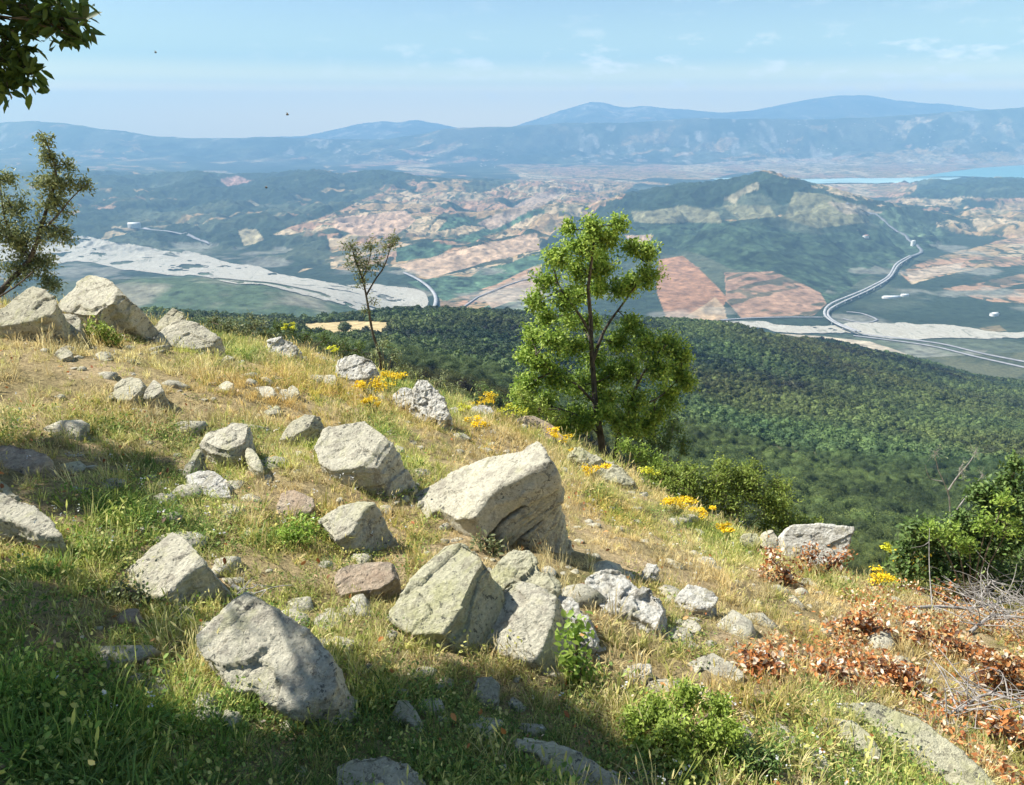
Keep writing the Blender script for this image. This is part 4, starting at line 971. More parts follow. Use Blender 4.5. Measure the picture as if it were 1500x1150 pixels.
def place(name, label, group, nvar, n, y0, y1, sel, s0, s1, pw=1.3, clump=None, far=0, dry=0):
    x, y = field(n, y0, y1, pw=pw); z = gz(x, y); k = ~infoot(x, y)
    k &= sel(x, y, z)
    if dry: k &= ~((fbm(x*2.2, y*2.2, s=207, o=3) > .45) & (RS.rand(n) < .6))
    u, v = project(x, y, z); k &= (u > -150) & (u < 1660) & (v < 1330)
    x, y, z = x[k], y[k], z[k]; n = len(x); print(name, n)
    s = RS.uniform(s0, s1, n)*(1+.35*fbm(x*1.7, y*1.7, s=161, o=2)); s = np.maximum(s, s0*.5)*(1+far*sstep(4, 9, y))
    rot = np.stack([RS.normal(size=n)*.28, RS.normal(size=n)*.28, RS.uniform(0, 6.28, n)], 1)
    lo = fbm(x*1.1, y*1.1, s=201, o=3); li = fbm(x*3, y*3, s=203, o=2)*.16+RS.normal(size=n)*.10
    tone = np.stack([lo*.08+li, -lo*.03+li+.02, -np.abs(lo)*.26+li], 1)
    tone += .06
    scatter(name, label, np.stack([x, y, z-.004], 1), rot, np.stack([s, s, s*RS.uniform(.7, 1.2, n)], 1), RS.randint(0, nvar, n), group, tone)
GN = lambda k: (lambda x, y, z: k(greenness(x, y, z)+RS.normal(size=len(x))*.16))
place('dry_grass', 'short dry straw coloured grass over the sunny slope', 'drytuft', 4, 30000, 1.4, 13.5, GN(lambda g: g < .1), .55, 1.25, 1.35, far=.35, dry=1)
place('half_dry_grass', 'yellow green grass mixed through the slope', 'midtuft', 4, 36000, 1.4, 13.5, GN(lambda g: (g > -.45) & (g < .62)), .6, 1.3, 1.35, far=.35, dry=1)
place('green_grass', 'green grass in the shade and in moist patches', 'greentuft', 3, 30000, 1.3, 12.5, GN(lambda g: g > .24), .45, 1.1, 1.15, far=.2)
place('low_weeds', 'small round leaved weeds between the grasses', 'weed', 3, 20000, 1.3, 11, GN(lambda g: g > -.15), .5, 1.3, 1.2)
# ------------------------------------------------------------------ trees and shrubs of the outcrop
M_LEAF = leafmat('oak_leaves', [(0, (.10,.17,.028)), (.5, (.29,.42,.07)), (1, (.52,.62,.14))], .5, .45)
M_LEAFG = leafmat('grey_green_leaves', [(0, (.11,.14,.055)), (.5, (.23,.27,.11)), (1, (.46,.48,.25))], .3, .5)
M_LEAFD = leafmat('dark_leaves', [(0, (.055,.10,.025)), (.6, (.14,.22,.055)), (1, (.30,.38,.12))], .3, .5)
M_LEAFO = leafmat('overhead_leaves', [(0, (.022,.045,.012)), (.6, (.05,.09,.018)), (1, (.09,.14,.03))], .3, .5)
M_LEAFY = leafmat('yellow_green_leaves', [(0, (.12,.17,.025)), (.5, (.27,.36,.06)), (1, (.45,.52,.11))], .4, .5)
M_RUST = leafmat('rusty_leaves', [(0, (.12,.06,.035)), (.25, (.42,.15,.05)), (.55, (.66,.27,.08)), (.72, (.72,.42,.17)), (.86, (.74,.56,.36)), (1, (.80,.70,.54))], .3, .6)
M_BARK = woodmat('dark_bark', (.050,.042,.034), (.13,.11,.085), 30)
M_DEAD = woodmat('dead_wood', (.20,.18,.155), (.42,.39,.35), 40)
M_TWIG = woodmat('brown_twigs', (.10,.075,.05), (.22,.17,.12), 40)
def make_tree(name, label, cat, base, stems, clumps, leaf=.05, lpt=22, tw=26, mat=None, bark=None, group=None, twr=.004, depthk=1.0, up=.35, wide=1.0, gather=.55, reject=None, hollow=.35, tvar=.17):
    """stems: [(points, r0, r1)], clumps: [(centre Vector, radius, density)]"""
    base = Vector(base); root = empty(name, base); tag(root, label, cat, group)
    w = Wood(); sk = []
    for pts, r0, r1 in stems:
        pl = smooth_line([Vector(p) for p in pts], max(.04, (Vector(pts[0])-Vector(pts[-1])).length/14))
        pl = [p+Vector([random.uniform(-1, 1)*r1*.5 for _ in range(3)]) for p in pl]
        n = len(pl); w.tube(pl, [r0+(r1-r0)*(i/(n-1))**.8 for i in range(n)], 7)
        sk += pl[n//4:]
    fo = Foliage(); tws = w; SKA = np.array([tuple(p) for p in sk])
    for c, r, dens in clumps:
        K = max(3, int(tw*dens))
        d = RS.normal(size=(K, 3)); d /= np.linalg.norm(d, axis=1)[:, None]
        tips = np.array(c)+d*(hollow+(1-hollow)*RS.rand(K)**.6)[:, None]*r*np.array([1, depthk, 1])
        j = np.argmin(((SKA-np.array(c)[None])**2).sum(1)); hub = Vector(SKA[j])
        if True:
            b = bez(hub, c, .12, 6); tws.tube(b, [twr*2.2]*3+[twr*1.8]*4, 5)
        else: b = [Vector(c)]
        for tp in tips:
            tp = Vector(tp); st = b[-1] if (random.random() < .6 or (b[0]-b[-1]).length > 2.2*r) else b[random.randrange(len(b)//2, len(b))]
            q = bez(st, tp, .12, 5); 
            if reject is None or not reject(np.array([tuple(tp)]))[0]: tws.tube(q, [twr, twr*.8, twr*.7, twr*.55, twr*.4, twr*.3], 4)
            m = max(4, int(lpt*random.uniform(.5, 1.5)))
            t = 1-gather*RS.rand(m)
            pa = np.array([tuple(x) for x in q]); k = np.clip(t*5, 0, 4.999); ki = k.astype(int); kf = (k-ki)[:, None]
            pos = pa[ki]*(1-kf)+pa[ki+1]*kf+RS.normal(size=(m, 3))*leaf*.8
            tn = np.clip(.25+.5*random.random()+RS.normal(size=m)*tvar, 0, 1)
            if reject is not None:
                kk = ~reject(pos); pos = pos[kk]; tn = tn[kk]; m = len(pos)
                if m == 0: continue
            fo.add(pos, leaf*RS.uniform(.55, 1.3, m), up, wide, tn)
    w.build('trunk' if cat == 'tree' else 'stem', bark or M_BARK, root, loc=base)
    if fo.v: fo.build('crown' if cat == 'tree' else 'foliage', mat or M_LEAF, root, loc=base)
    return root
def gp(u, D):
    """ground point at photo column u, D metres ahead"""
    x = (u-CU)/F*D/.92; 
    for _ in range(4):
        z = float(gz(x, D)); uu, vv = project(np.array([x]), np.array([D]), np.array([z])); x += (u-float(uu[0]))*D/F*.95
    return Vector((x, D, float(gz(x, D))))
def CL(D, L):
    return [(P(u, v, D+dd), r/F*D*1.03, den) for u, v, dd, r, den in L]
def S(D, L): return [P(u, v, D+(dd)) for u, v, dd in L]
# the green tree
D = 10.0; b = gp(893, D); b2 = b-Vector((0, 0, .15))
make_tree('oak_tree', 'tall bright green tree with two stems in the middle of the view', 'tree', b,
  [([b2]+S(D, [(880,640,0),(872,590,.05),(868,530,.1),(865,470,.05),(862,420,0),(868,370,-.05),(872,335,0)]), .062, .012),
   ([b2]+S(D, [(905,640,0),(922,598,-.1),(935,560,-.15),(955,530,-.2),(975,505,-.25)]), .045, .010),
   (S(D, [(868,530,.1),(885,485,.1),(905,455,.15),(930,420,.2),(948,385,.2)]), .028, .007), (S(D, [(866,490,.05),(845,455,-.1),(822,425,-.15),(808,385,-.2)]), .024, .006),
   (S(D, [(872,590,.05),(840,560,-.1),(810,545,-.2),(785,520,-.3)]), .024, .006), (S(D, [(922,598,-.1),(960,585,-.1),(990,560,.1)]), .02, .005), (S(D, [(866,500,.1),(850,470,.5),(840,430,.6)]), .02, .005), (S(D, [(880,640,0),(850,610,-.1),(820,600,-.3)]), .015, .004)],
  CL(D, [(868,338,0,26,1.0),(890,352,.1,30,1.0),(850,360,-.1,28,1),(832,335,.1,14,.45),(905,330,0,16,.5),(815,375,-.2,30,1.1),(845,395,.1,34,1.1),(885,392,.2,34,1.1),(800,410,0,24,.8),(925,362,.2,16,.5),(948,372,.2,24,.9),(950,405,.1,26,.9),(925,415,.3,24,.8),(905,425,.1,22,.6),
         (825,440,-.1,30,.9),(798,465,.2,24,.7),(850,435,.4,26,.7),(812,495,-.3,32,1.1),(790,530,-.2,30,1.1),(840,510,.1,34,1),(775,560,0,26,.9),(815,555,-.1,38,1.2),(850,565,.2,36,1.0),(800,590,.1,34,1.0),(840,605,.1,30,.8),
         (925,475,0,24,.8),(945,500,-.2,34,1.1),(905,505,.1,28,.9),(980,505,.1,30,1.1),(965,540,-.3,38,1.2),(920,545,.2,38,1.1),(990,545,.1,28,1.0),(975,580,.1,32,1.0),(930,590,-.2,36,1.0),(890,585,.3,32,.8),(900,545,.4,26,.8),(960,610,.1,26,.8),(868,470,.4,26,.7),(872,525,.4,28,.8),(880,560,.4,28,.8),(860,612,.3,24,.7),(905,615,.3,24,.7),(770,590,-.1,20,.7),(1000,520,0,18,.6),(880,420,.5,22,.6),(870,370,.5,24,.8),(835,470,.5,24,.6),(782,440,0,20,.7),(778,490,0,22,.7),(768,520,0,20,.6),(1005,560,0,18,.5),(758,575,0,14,.4),(858,622,-.25,24,.7),(888,606,-.3,22,.5),(922,622,-.3,26,.8),(828,622,-.2,22,.7),(945,628,0,24,.7)]),
  leaf=.050, lpt=32, tw=34, gather=.8, hollow=.15, tvar=.26, mat=M_LEAF, group='small trees on the edge of the outcrop', twr=.004, wide=1.25)
# left tree
D = 8.2; b = gp(-30, D)
make_tree('small_tree', 'sparse grey green tree cut by the left edge, above the skyline boulders', 'tree', b,
  [([b-Vector((0, 0, .2))]+S(D, [(-10,440,0),(22,405,0),(45,378,0),(58,340,0),(70,300,.05),(82,262,0),(75,225,0),(62,200,0)]), .04, .006),
   (S(D, [(45,378,0),(20,350,.1),(5,310,.1),(0,260,.1)]), .022, .005), (S(D, [(58,340,0),(85,315,-.1),(105,290,-.1),(130,268,-.1)]), .014, .003), ([b-Vector((0, 0, .1))]+S(D, [(-60,420,.1),(-50,350,.2),(-40,290,.2)]), .03, .006), (S(D, [(-10,440,-.4),(25,418,-.5),(48,398,-.6)]), .012, .006)],
  CL(D, [(60,330,0,34,1),(40,362,.1,32,1),(85,300,0,24,.8),(72,268,0,22,.8),(74,232,0,15,.5),(66,206,0,8,.25),(96,272,0,18,.6),(122,270,0,10,.3),(14,300,.1,30,.9),(10,345,0,36,1.1),(28,395,0,28,.9),(62,385,.1,22,.7),(-30,330,0,50,1.6),(-40,390,.1,45,1.3),(5,262,.1,16,.5),(95,345,0,14,.4),(100,240,.05,8,.25),(75,415,0,18,.6)]),
  leaf=.042, lpt=27, tw=30, mat=M_LEAFG, group='small trees on the edge of the outcrop', twr=.003)
# sapling
D = 9.6; b = gp(562, D)
make_tree('sapling', 'thin dark sapling with sparse forked crown standing against the white river bed', 'tree', b,
  [([b-Vector((0, 0, .1))]+S(D, [(556,520,0),(548,495,0),(541,462,0),(536,430,0),(530,405,0),(520,380,0),(514,358,0)]), .026, .006), (S(D, [(537,432,0),(548,412,0),(562,392,0),(570,370,0),(578,350,0)]), .013, .004), (S(D, [(531,408,0),(540,385,.05),(545,360,.05)]), .009, .003)],
  CL(D, [(524,385,0,19,.8),(514,362,0,14,.6),(543,362,.05,15,.6),(536,392,0,15,.6),(570,362,0,15,.5),(580,350,0,9,.3),(528,412,0,12,.4),(553,385,0,10,.3),(545,440,0,10,.2),(535,455,0,8,.15)]),
  leaf=.036, lpt=20, tw=24, mat=M_LEAFG, group='small trees on the edge of the outcrop', twr=.0028)
# overhead tree whose canopy shades the lower left of the photograph
def inframe(p):
    u, v = project(p[:, 0], p[:, 1], p[:, 2]); f = p[:, 1]*CT-p[:, 2]*ST
    return (u > -25) & (u < 1600) & (v > -25) & (v < 1250) & (f > 0)
shade = [(-80,868),(40,872),(120,905),(190,930),(240,945),(290,1000),(350,1050),(450,1050),(505,1030),(545,1010),(640,984),(690,972),(745,998),(770,1032),(815,1054),(850,1098),(900,1142),(960,1200),(900,1300),(-150,1300)]
patch = [(-60,690),(20,664),(90,652),(150,672),(235,667),(243,700),(190,737),(90,747),(-40,735)]
holes = [(300,1000,34),(400,1000,60),(610,1075,26),(700,1040,16),(470,1075,14),(250,985,10),(760,1085,14),(160,1050,8)]
LIT = []
def lit_from(word, cond):
    o = [q for q in C.objects if word in str(q.get('label', ''))][0]
    vs = np.array([tuple(p.co) for p in o.data.vertices])+np.array(o.location)
    u, v = project(vs[:, 0], vs[:, 1], vs[:, 2]); k = cond(u, v) & (vs[:, 2] > gz(vs[:, 0], vs[:, 1])-.02)
    vs = vs[k]; 
    for i in range(0, len(vs), max(1, len(vs)//50)): LIT.append(Vector(vs[i]))
lit_from('rectangular lichen', lambda u, v: v < 915); lit_from('pale kite', lambda u, v: v < 950); lit_from('pale wedge', lambda u, v: v < 9999)
lit_from('big humped', lambda u, v: (v < 1000) & (u < 450) & (v+(u-350)*.35 < 985)); lit_from('cut by the left edge', lambda u, v: v < 790)
LA = np.array([tuple(q) for q in LIT]); SN = np.array(tuple(SUN))
def rejected(p):
    d = p[:, None]-LA[None]; t = d@SN; m = np.sqrt(((d-t[..., None]*SN)**2).sum(2)).min(1)
    return inframe(p) | (m < .085)
def litok(c, rad):
    for q in LIT:
        d = c-q; s_ = d.dot(SUN)
        if s_ > 0 and (d-SUN*s_).length < rad: return False
    return True
cl = []; tries = 0
random.seed(21)
while len(cl) < 430:
    u = random.uniform(-150, 960); v = random.uniform(868, 1300)
    if random.random() < .45: u = random.uniform(500, 940); v = random.uniform(960, 1180)
    if not inpoly(np.array([u]), np.array([v]), shade)[0]: continue
    if any(math.hypot(u-a, (v-b_)*1.4) < r for a, b_, r in holes): continue
    p = hit(u, v)+SUN*random.uniform(3.4, 4.6)
    if litok(p, .27): cl.append((p, .17, .34))
    else: tries += 1
    if tries > 9000: break
for uu, vv in ((478,965),(490,985),(470,995),(455,1010),(430,1020),(335,990),(345,1005)):
    p = P(uu, vv, hit(430, 1050).y+.12); cl.append((p+SUN*random.uniform(3.5, 4.4), .08, .25))
nb = len(cl)
while len(cl) < nb+85:
    u = random.uniform(-60, 240); v = random.uniform(650, 750)
    if inpoly(np.array([u]), np.array([v]), patch)[0]: p = hit(u, v)+SUN*random.uniform(4.4, 5.2)
    if litok(p, .22): cl.append((p, .13, .34))
    else:
        tries += 1
        if tries > 2000: break
fr = [(10,10,.0,30),(45,5,.1,30),(80,8,0,26),(108,14,.1,24),(125,30,0,12),(20,45,0,26),(55,38,.1,24),(95,42,0,18),(112,55,0,12),(10,82,.1,24),(35,80,0,20),(50,108,0,12),(15,112,0,18),(40,125,0,11),(8,135,0,12),(-30,40,0,40),(-30,110,0,36),(55,-25,0,36),(100,-20,0,30),(0,-40,0,40)]
vis = [(P(u, v, 2.4+dd), r/F*2.4*.85, .36) for u, v, dd, r in fr]
tb = Vector((-5.2, 3.0, float(gz(-5.2, 3.0))))
h1 = Vector((-4.9, 3.1, .8)); h2 = Vector((-3.4, 2.9, 1.9))
# leaves meant to be out of the frame stay out of it
root = make_tree('oak_tree', 'dark leafy branch of the overhanging tree in the upper left corner', 'tree', tb,
  [([tb-Vector((0, 0, .2)), tb+Vector((.1, 0, 1.2)), h1, h2, Vector((-2.9, 2.4, 1.8)), Vector((-2.7, 2.2, 1.6))], .13, .02), ([h1, Vector((-3.8, 3.1, 1.1)), Vector((-2.7, 2.85, .75)), P(-60, 10, 2.45)], .05, .010), ([h1, Vector((-5.4, 4.2, 1.6)), Vector((-5.2, 5.4, 1.9))], .06, .015), ([h2, Vector((-3.8, 2.0, 2.4)), Vector((-3.6, 1.2, 2.3))], .05, .015)],
  cl, leaf=.062, lpt=14, tw=13, mat=M_LEAFO, group='small trees on the edge of the outcrop', twr=.003, wide=1.2, reject=rejected)
fo = Foliage(); tws = Wood()
for c, r, dens in vis:
    hub = Vector(P(-60, 10, 2.45)); b = bez(hub, c, .08, 6); tws.tube(b, [.005, .004, .0035, .003, .0025, .002, .0015], 5)
    for _ in range(5):
        d = Vector([random.gauss(0, 1) for _ in range(3)]).normalized(); tp = Vector(c)+d*r*random.uniform(.5, 1.05); q = bez(b[random.randrange(3, 7)], tp, .1, 4); tws.tube(q, [.002, .0018, .0015, .0012, .001], 4)
        m = 7; pa = np.array([tuple(x) for x in q]); k = RS.uniform(1.2, 3.99, m); ki = k.astype(int); kf = (k-ki)[:, None]
        pos = pa[ki]*(1-kf)+pa[ki+1]*kf+RS.normal(size=(m, 3))*.012
        fo.add(pos, RS.uniform(.030, .066, m), .2, 1.05, np.clip(RS.rand(m)*.8, 0, 1))
cr = [o for o in root.children if o.name.startswith('crown')][0]
fo.build('hanging_leaves', M_LEAFO, root, loc=tb); tws.build('hanging_twigs', M_BARK, root, loc=tb)
# shrubs
GB = 'shrubs along the crest'
def shrub(label, D, u0, L, leaf=.035, mat=None, lpt=22, tw=24, name='shrub', group=GB, bark=None, base=None, stems=None, twr=.0025, wide=1.1, up=.4, hollow=.3, gather=.55, tvar=.17):
    b = base or gp(u0, D); c = CL(D, L)
    st = stems or [([b-Vector((0, 0, .05)), b+(x[0]-b)*.5+Vector((0, 0, .04)), x[0]], .010, .003) for x in c[:6]]
    return make_tree(name, label, 'shrub', b, st, c, leaf=leaf, lpt=lpt, tw=tw, mat=mat or M_LEAFY, bark=bark or M_TWIG, group=group, twr=twr, wide=wide, up=up, hollow=hollow, gather=gather, tvar=tvar)
shrub('domed yellow green bush behind the crest, right of the tall tree', 8.6, 1070, [(1045,712,0,44,1.5),(1095,714,.1,42,1.4),(985,722,-.2,40,1.2),(1000,700,0,34,1.1),(1140,738,0,38,1.3),(1180,775,.1,34,1.1),(1150,775,-.1,38,1.2),(955,712,-.3,26,.8),(1050,718,0,38,1.3),(1090,712,.1,34,1.2),(1010,716,0,32,1),(1120,735,0,34,1.2),(1070,750,-.1,46,1.5),(1020,745,-.1,34,1.1),(1145,757,.1,32,1.1),(1170,782,.1,26,.9),(1120,780,0,36,1.2),(975,708,0,26,.7),(950,695,.1,18,.5),(1075,700,.2,26,.8),(1010,694,.1,28,.9),(1055,688,.2,30,1),(1100,696,.2,30,1),(1140,715,.2,26,.9),(970,696,0,24,.8)], .040, M_LEAFY, 24, 28, gather=.75, up=.9)
shrub('dark green shrub at the foot of the tall tree on its right', 10.3, 960, [(960,610,0,28,1),(985,630,0,26,1),(940,640,0,30,1),(1000,652,0,18,.7),(970,655,0,28,1),(920,660,0,20,.7),(945,672,0,22,.8)], .04, M_LEAFD, 24, 26)
shrub('light green sprouts at the foot of the tall tree, beside the long crest stone', 8.9, 945, [(935,665,0,22,.9),(960,680,0,24,.9),(915,655,0,16,.6),(985,690,0,18,.6)], .036, M_LEAF, 22, 24)
shrub('feathery grey green shrub on the crest right of the long cream stone', 9.0, 355, [(345,485,0,26,1),(372,478,0,22,.8),(360,512,0,30,1.1),(330,478,0,16,.5),(388,498,0,22,.8),(350,535,-.2,22,.7),(310,472,.2,14,.4)], .032, M_LEAFG, 24, 26, up=.1)
shrub('low green scrub behind the crest between the grey green shrub and the sapling', 9.9, 440, [(425,484,0,16,.8),(450,492,0,18,.8),(475,498,0,18,.8),(500,505,0,18,.8),(525,512,0,16,.7),(405,480,0,12,.6)], .03, M_LEAFD, 22, 22)
shrub('leafy shoots around the stem of the thin sapling', 9.4, 565, [(560,505,0,16,.6),(575,520,0,16,.6),(548,520,0,12,.5),(590,540,0,12,.5)], .028, M_LEAFG, 18, 20)
shrub('dusky shrub behind the crest right of the sapling', 11.0, 630, [(610,560,0,22,.9),(640,562,0,24,.9),(668,575,0,22,.8),(600,545,0,14,.5)], .034, M_LEAFG, 20, 22)
shrub('dark twiggy shrub behind yellow flowers left of the tall tree', 10.6, 715, [(700,572,0,20,.7),(722,580,0,20,.7),(742,590,0,16,.6),(690,590,0,14,.5)], .032, M_LEAFD, 12, 24)
shrub('pale green spray of leaves at the lower left of the tall tree', 9.6, 790, [(765,580,0,22,.8),(790,600,0,26,.9),(815,615,0,22,.8),(775,605,0,18,.6)], .036, M_LEAFY, 20, 24)
shrub('large dense leafy shrub filling the right edge of the view', 6.3, 1450, [(1480,705,.1,22,.8),(1495,740,0,36,1.2),(1455,745,0,30,1.1),(1430,780,0,38,1.3),(1390,790,0,32,1.1),(1350,790,.1,24,.8),(1325,805,.1,16,.5),(1370,820,.1,30,1),(1480,790,-.1,44,1.4),(1530,760,0,50,1.5),(1520,830,0,50,1.5),(1460,840,0,42,1.3),(1410,830,.1,34,1.1),(1550,700,.1,40,1.1),(1490,680,.1,12,.4),(1500,880,0,36,.9),(1440,720,0,30,1),(1465,760,0,40,1.3),(1405,765,0,34,1.1),(1345,775,0,26,.9),(1325,830,0,28,.9),(1440,815,-.1,44,1.3),(1380,845,-.1,34,1)], .044, M_LEAFD, 24, 28, wide=1.3, up=.8, gather=.75)
shrub('leggy bright shrub in front of the dense one at the right edge', 5.9, 1420, [(1395,780,0,20,.8),(1445,765,0,20,.8),(1470,735,0,16,.7),(1420,800,0,20,.8),(1480,770,0,22,.8),(1365,775,0,14,.5)], .036, M_LEAF, 16, 20)
# bare tree
D = 9.5; b = gp(1395, D)
make_tree('bare_tree', 'leafless pale twiggy treetop rising behind the large shrub on the right', 'tree', b, [([b]+S(D, [(1392,760,0),(1388,720,0),(1375,690,0),(1368,660,0)]), .02, .004), (S(D, [(1388,720,0),(1405,695,0),(1422,675,0),(1432,655,0)]), .012, .003), (S(D, [(1392,760,0),(1410,735,0),(1436,700,0)]), .012, .003), (S(D, [(1380,705,0),(1362,700,0),(1355,680,0)]), .007, .002)],
  CL(D, [(1372,665,0,22,.6),(1428,662,0,22,.6),(1405,685,0,24,.6),(1440,695,0,16,.4)]), leaf=.02, lpt=0, tw=26, mat=M_LEAFG, bark=M_DEAD, group='small trees on the edge of the outcrop', twr=.0022)
# green shrubs in the grass
def gshrub(label, u, v, L, **k):
    b = hit(u, v); return shrub(label, b.y, u, [(a, c, d, r, q) for a, c, d, r, q in L], base=b, group='low shrubs in the grass', **k)
gshrub('round small leaved green shrub at the bottom, right of the shade', 990, 1110, [(960,1040,.1,34,1.2),(1005,1020,.15,32,1.1),(1050,1040,.1,30,1),(930,1060,.05,28,1),(985,1070,0,44,1.4),(1040,1080,0,36,1.2),(940,1105,-.05,36,1.1),(1000,1120,-.08,44,1.3),(1060,1120,-.05,30,1),(1070,1075,0,22,.7)], leaf=.019, mat=M_LEAFY, lpt=26, tw=30, twr=.0015)
gshrub('small dark green shrub at the bottom edge, left of the long spotted slab', 1090, 1135, [(1090,1110,0,30,1),(1130,1120,0,28,.9),(1060,1150,-.05,30,.9),(1110,1150,-.05,36,1)], leaf=.018, mat=M_LEAFD, lpt=22, tw=28, twr=.0015)
gshrub('leafy weed with broad pale leaves below the pitted stone', 845, 1000, [(842,930,0,16,.6),(835,955,0,20,.7),(855,975,0,20,.7),(830,990,0,18,.6),(860,1000,0,16,.5),(845,912,.0,10,.4)], leaf=.034, mat=M_LEAF, lpt=8, tw=14, twr=.0015, wide=1.5)
gshrub('spiky green weed beside the wedge shaped rock', 435, 800, [(430,782,0,18,.9),(445,772,0,14,.7),(420,790,0,14,.6)], leaf=.032, mat=M_LEAF, lpt=12, tw=20, twr=.0012, wide=.7)
gshrub('grey leaved weed rooted under the biggest skyline boulder', 150, 505, [(140,478,0,16,.8),(155,490,0,16,.8),(128,492,0,12,.6),(170,498,0,10,.5)], leaf=.03, mat=M_LEAFY, lpt=14, tw=18, twr=.0015)
gshrub('green weed growing in front of the split boulder', 720, 812, [(712,800,0,10,.6),(728,800,0,10,.6),(700,790,0,8,.4)], leaf=.028, mat=M_LEAFG, lpt=10, tw=14, twr=.0012)
gshrub('matted grey green herb against the pale wedge shaped rock', 185, 885, [(180,868,0,16,.7),(205,872,0,14,.6),(165,880,0,12,.5)], leaf=.02, mat=M_LEAFG, lpt=16, tw=18, twr=.001)
# rusty oak sprouts
random.seed(5)
GR = 'sprouts with rusty withered leaves'
def rust(label, u, v, L, leaf=.036, lpt=10, tw=15):
    b = hit(u, v); L = [(a+random.uniform(-8, 8), c+6, r*1.25, q) for a, c, r, q in L]+[(a+random.uniform(-50, 50), c+random.uniform(0, 34), r*.7, q*.35) for a, c, r, q in L]; return shrub(label, b.y, u, [(a, c, 0, r, q) for a, c, r, q in L], leaf=leaf, mat=M_RUST, lpt=lpt, tw=tw, name='withered_sprout', group=GR, base=b, wide=1.3, tvar=.38, gather=.8)
rust('reddish withered sprout in front of the square pale rock', 1145, 855, [(1130,815,22,.9),(1150,835,24,1),(1115,840,18,.7),(1140,855,16,.7)])
rust('peach coloured withered sprout growing over the face of the square pale rock', 1200, 850, [(1195,808,24,1),(1220,820,20,.9),(1180,828,24,1),(1205,840,22,.9)])
rust('small orange sprout left of the grey dead branches, under the yellow flowers', 1385, 885, [(1375,862,14,.7),(1390,875,12,.6),(1350,855,10,.4)])
rust('orange brown withered sprout, first in the rusty band from the left, above the sunk slab', 1110, 985, [(1105,962,18,.7),(1125,972,16,.7)])
rust('orange withered sprout in the middle of the slope, left of the big rusty patch', 1265, 930, [(1260,905,24,1),(1285,912,22,.9),(1240,920,16,.6)])
rust('big bright orange withered sprout below the grey dead branches', 1375, 960, [(1350,925,26,1.1),(1385,930,28,1.1),(1410,945,24,1),(1365,955,24,1)])
rust('brown withered sprout behind the long spotted slab', 1225, 1010, [(1205,985,24,1),(1235,975,22,.9),(1190,1000,18,.7),(1220,1010,18,.7)])
rust('pale withered sprout on the right edge, below the dead branches', 1455, 1010, [(1440,965,26,1),(1475,975,30,1.1),(1450,1000,26,1),(1490,1010,26,1)])
rust('dark rusty sprout in the lower right corner', 1490, 1100, [(1475,1060,24,1),(1500,1085,30,1.1),(1480,1110,26,1),(1465,1085,14,.5)])
rust('buff withered sprout right above the long spotted slab', 1320, 1010, [(1310,985,20,.8),(1340,990,22,.8),(1290,970,18,.7)])
# dead branches
def deadwood(label, L, seed, name='dead_branch', n=30, spread=.28):
    random.seed(seed); pts = []
    for u, v, h in L:
        g = hit(u, v); pts.append(Vector((g.x, g.y, g.z+h)))
    base = Vector((pts[0].x, pts[0].y, pts[0].z)); w = Wood(); pl = smooth_line(pts, .05); m = len(pl)
    w.tube(pl, [.014*(1-i/m*.75) for i in range(m)], 7)
    for _ in range(n):
        i = random.randrange(m//6, m); q = pl[i]; e = q+Vector((random.gauss(0, 1), random.gauss(0, 1), abs(random.gauss(0, .55))))*spread
        b = bez(q, e, .18, 7); w.tube(b, [.0055-.0006*k for k in range(8)], 5)
        for _ in range(3):
            c = b[random.randrange(2, 7)]; e2 = c+Vector((random.gauss(0, 1), random.gauss(0, 1), random.gauss(.1, .6)))*spread*.45
            bb = bez(c, e2, .2, 4); w.tube(bb, [.0026, .0022, .0018, .0014, .0009], 4)
    o = w.build(name, M_DEAD, None, loc=base); tag(o, label, 'dead branch', 'grey dead branches')
deadwood('pale dead branch arching along the top of the rusty band below the big shrub', [(1320,900,.05),(1370,905,.10),(1420,910,.12),(1470,905,.16),(1530,900,.2)], 3, n=44)
deadwood('grey dead brushwood at the right edge, under the large shrub', [(1420,930,.02),(1450,925,.14),(1490,935,.18),(1550,940,.2)], 4, n=46, spread=.24)
deadwood('twisted whitish dead stem standing up in front of the large shrub', [(1415,905,.0),(1425,905,.12),(1432,905,.24),(1440,905,.36)], 6, n=9, spread=.12)
deadwood('dead twigs tangled right of the long spotted slab', [(1360,1060,.02),(1400,1055,.06),(1440,1040,.10),(1500,1050,.08)], 8, n=26, spread=.17)
deadwood('thin dead twig on the grass above the half shaded rock', [(340,868,.03),(360,874,.02),(375,880,.03)], 9, n=4, spread=.08)
# leaf litter
random.seed(12)
zone = [(1090,960),(1180,900),(1250,880),(1340,880),(1460,900),(1560,920),(1600,1200),(1480,1180),(1400,1080),(1340,1030),(1250,1015),(1180,1010),(1120,995)]
fo = Foliage(); ps = []
x, y = field(90000, 1.9, 6.5); z = gz(x, y); u, v = project(x, y, z)
k = inpoly(u+fbm(x*2, y*2, s=171)*30, v+fbm(x*2, y*2, s=172)*16, zone) & (fbm(x*3, y*3, s=175, o=3)+RS.rand(len(x))*.5 > .15)
k |= (RS.rand(len(x)) < .008)
pos = np.stack([x, y, z+RS.rand(len(x))**2*.10+.008], 1)[k]; fo.add(pos, RS.uniform(.014, .036, len(pos)), .7, 1.3)
o = fo.build('fallen_leaves', M_RUST); o['kind'] = 'stuff'; o['label'] = 'rusty fallen leaves lying through the grass at the lower right'
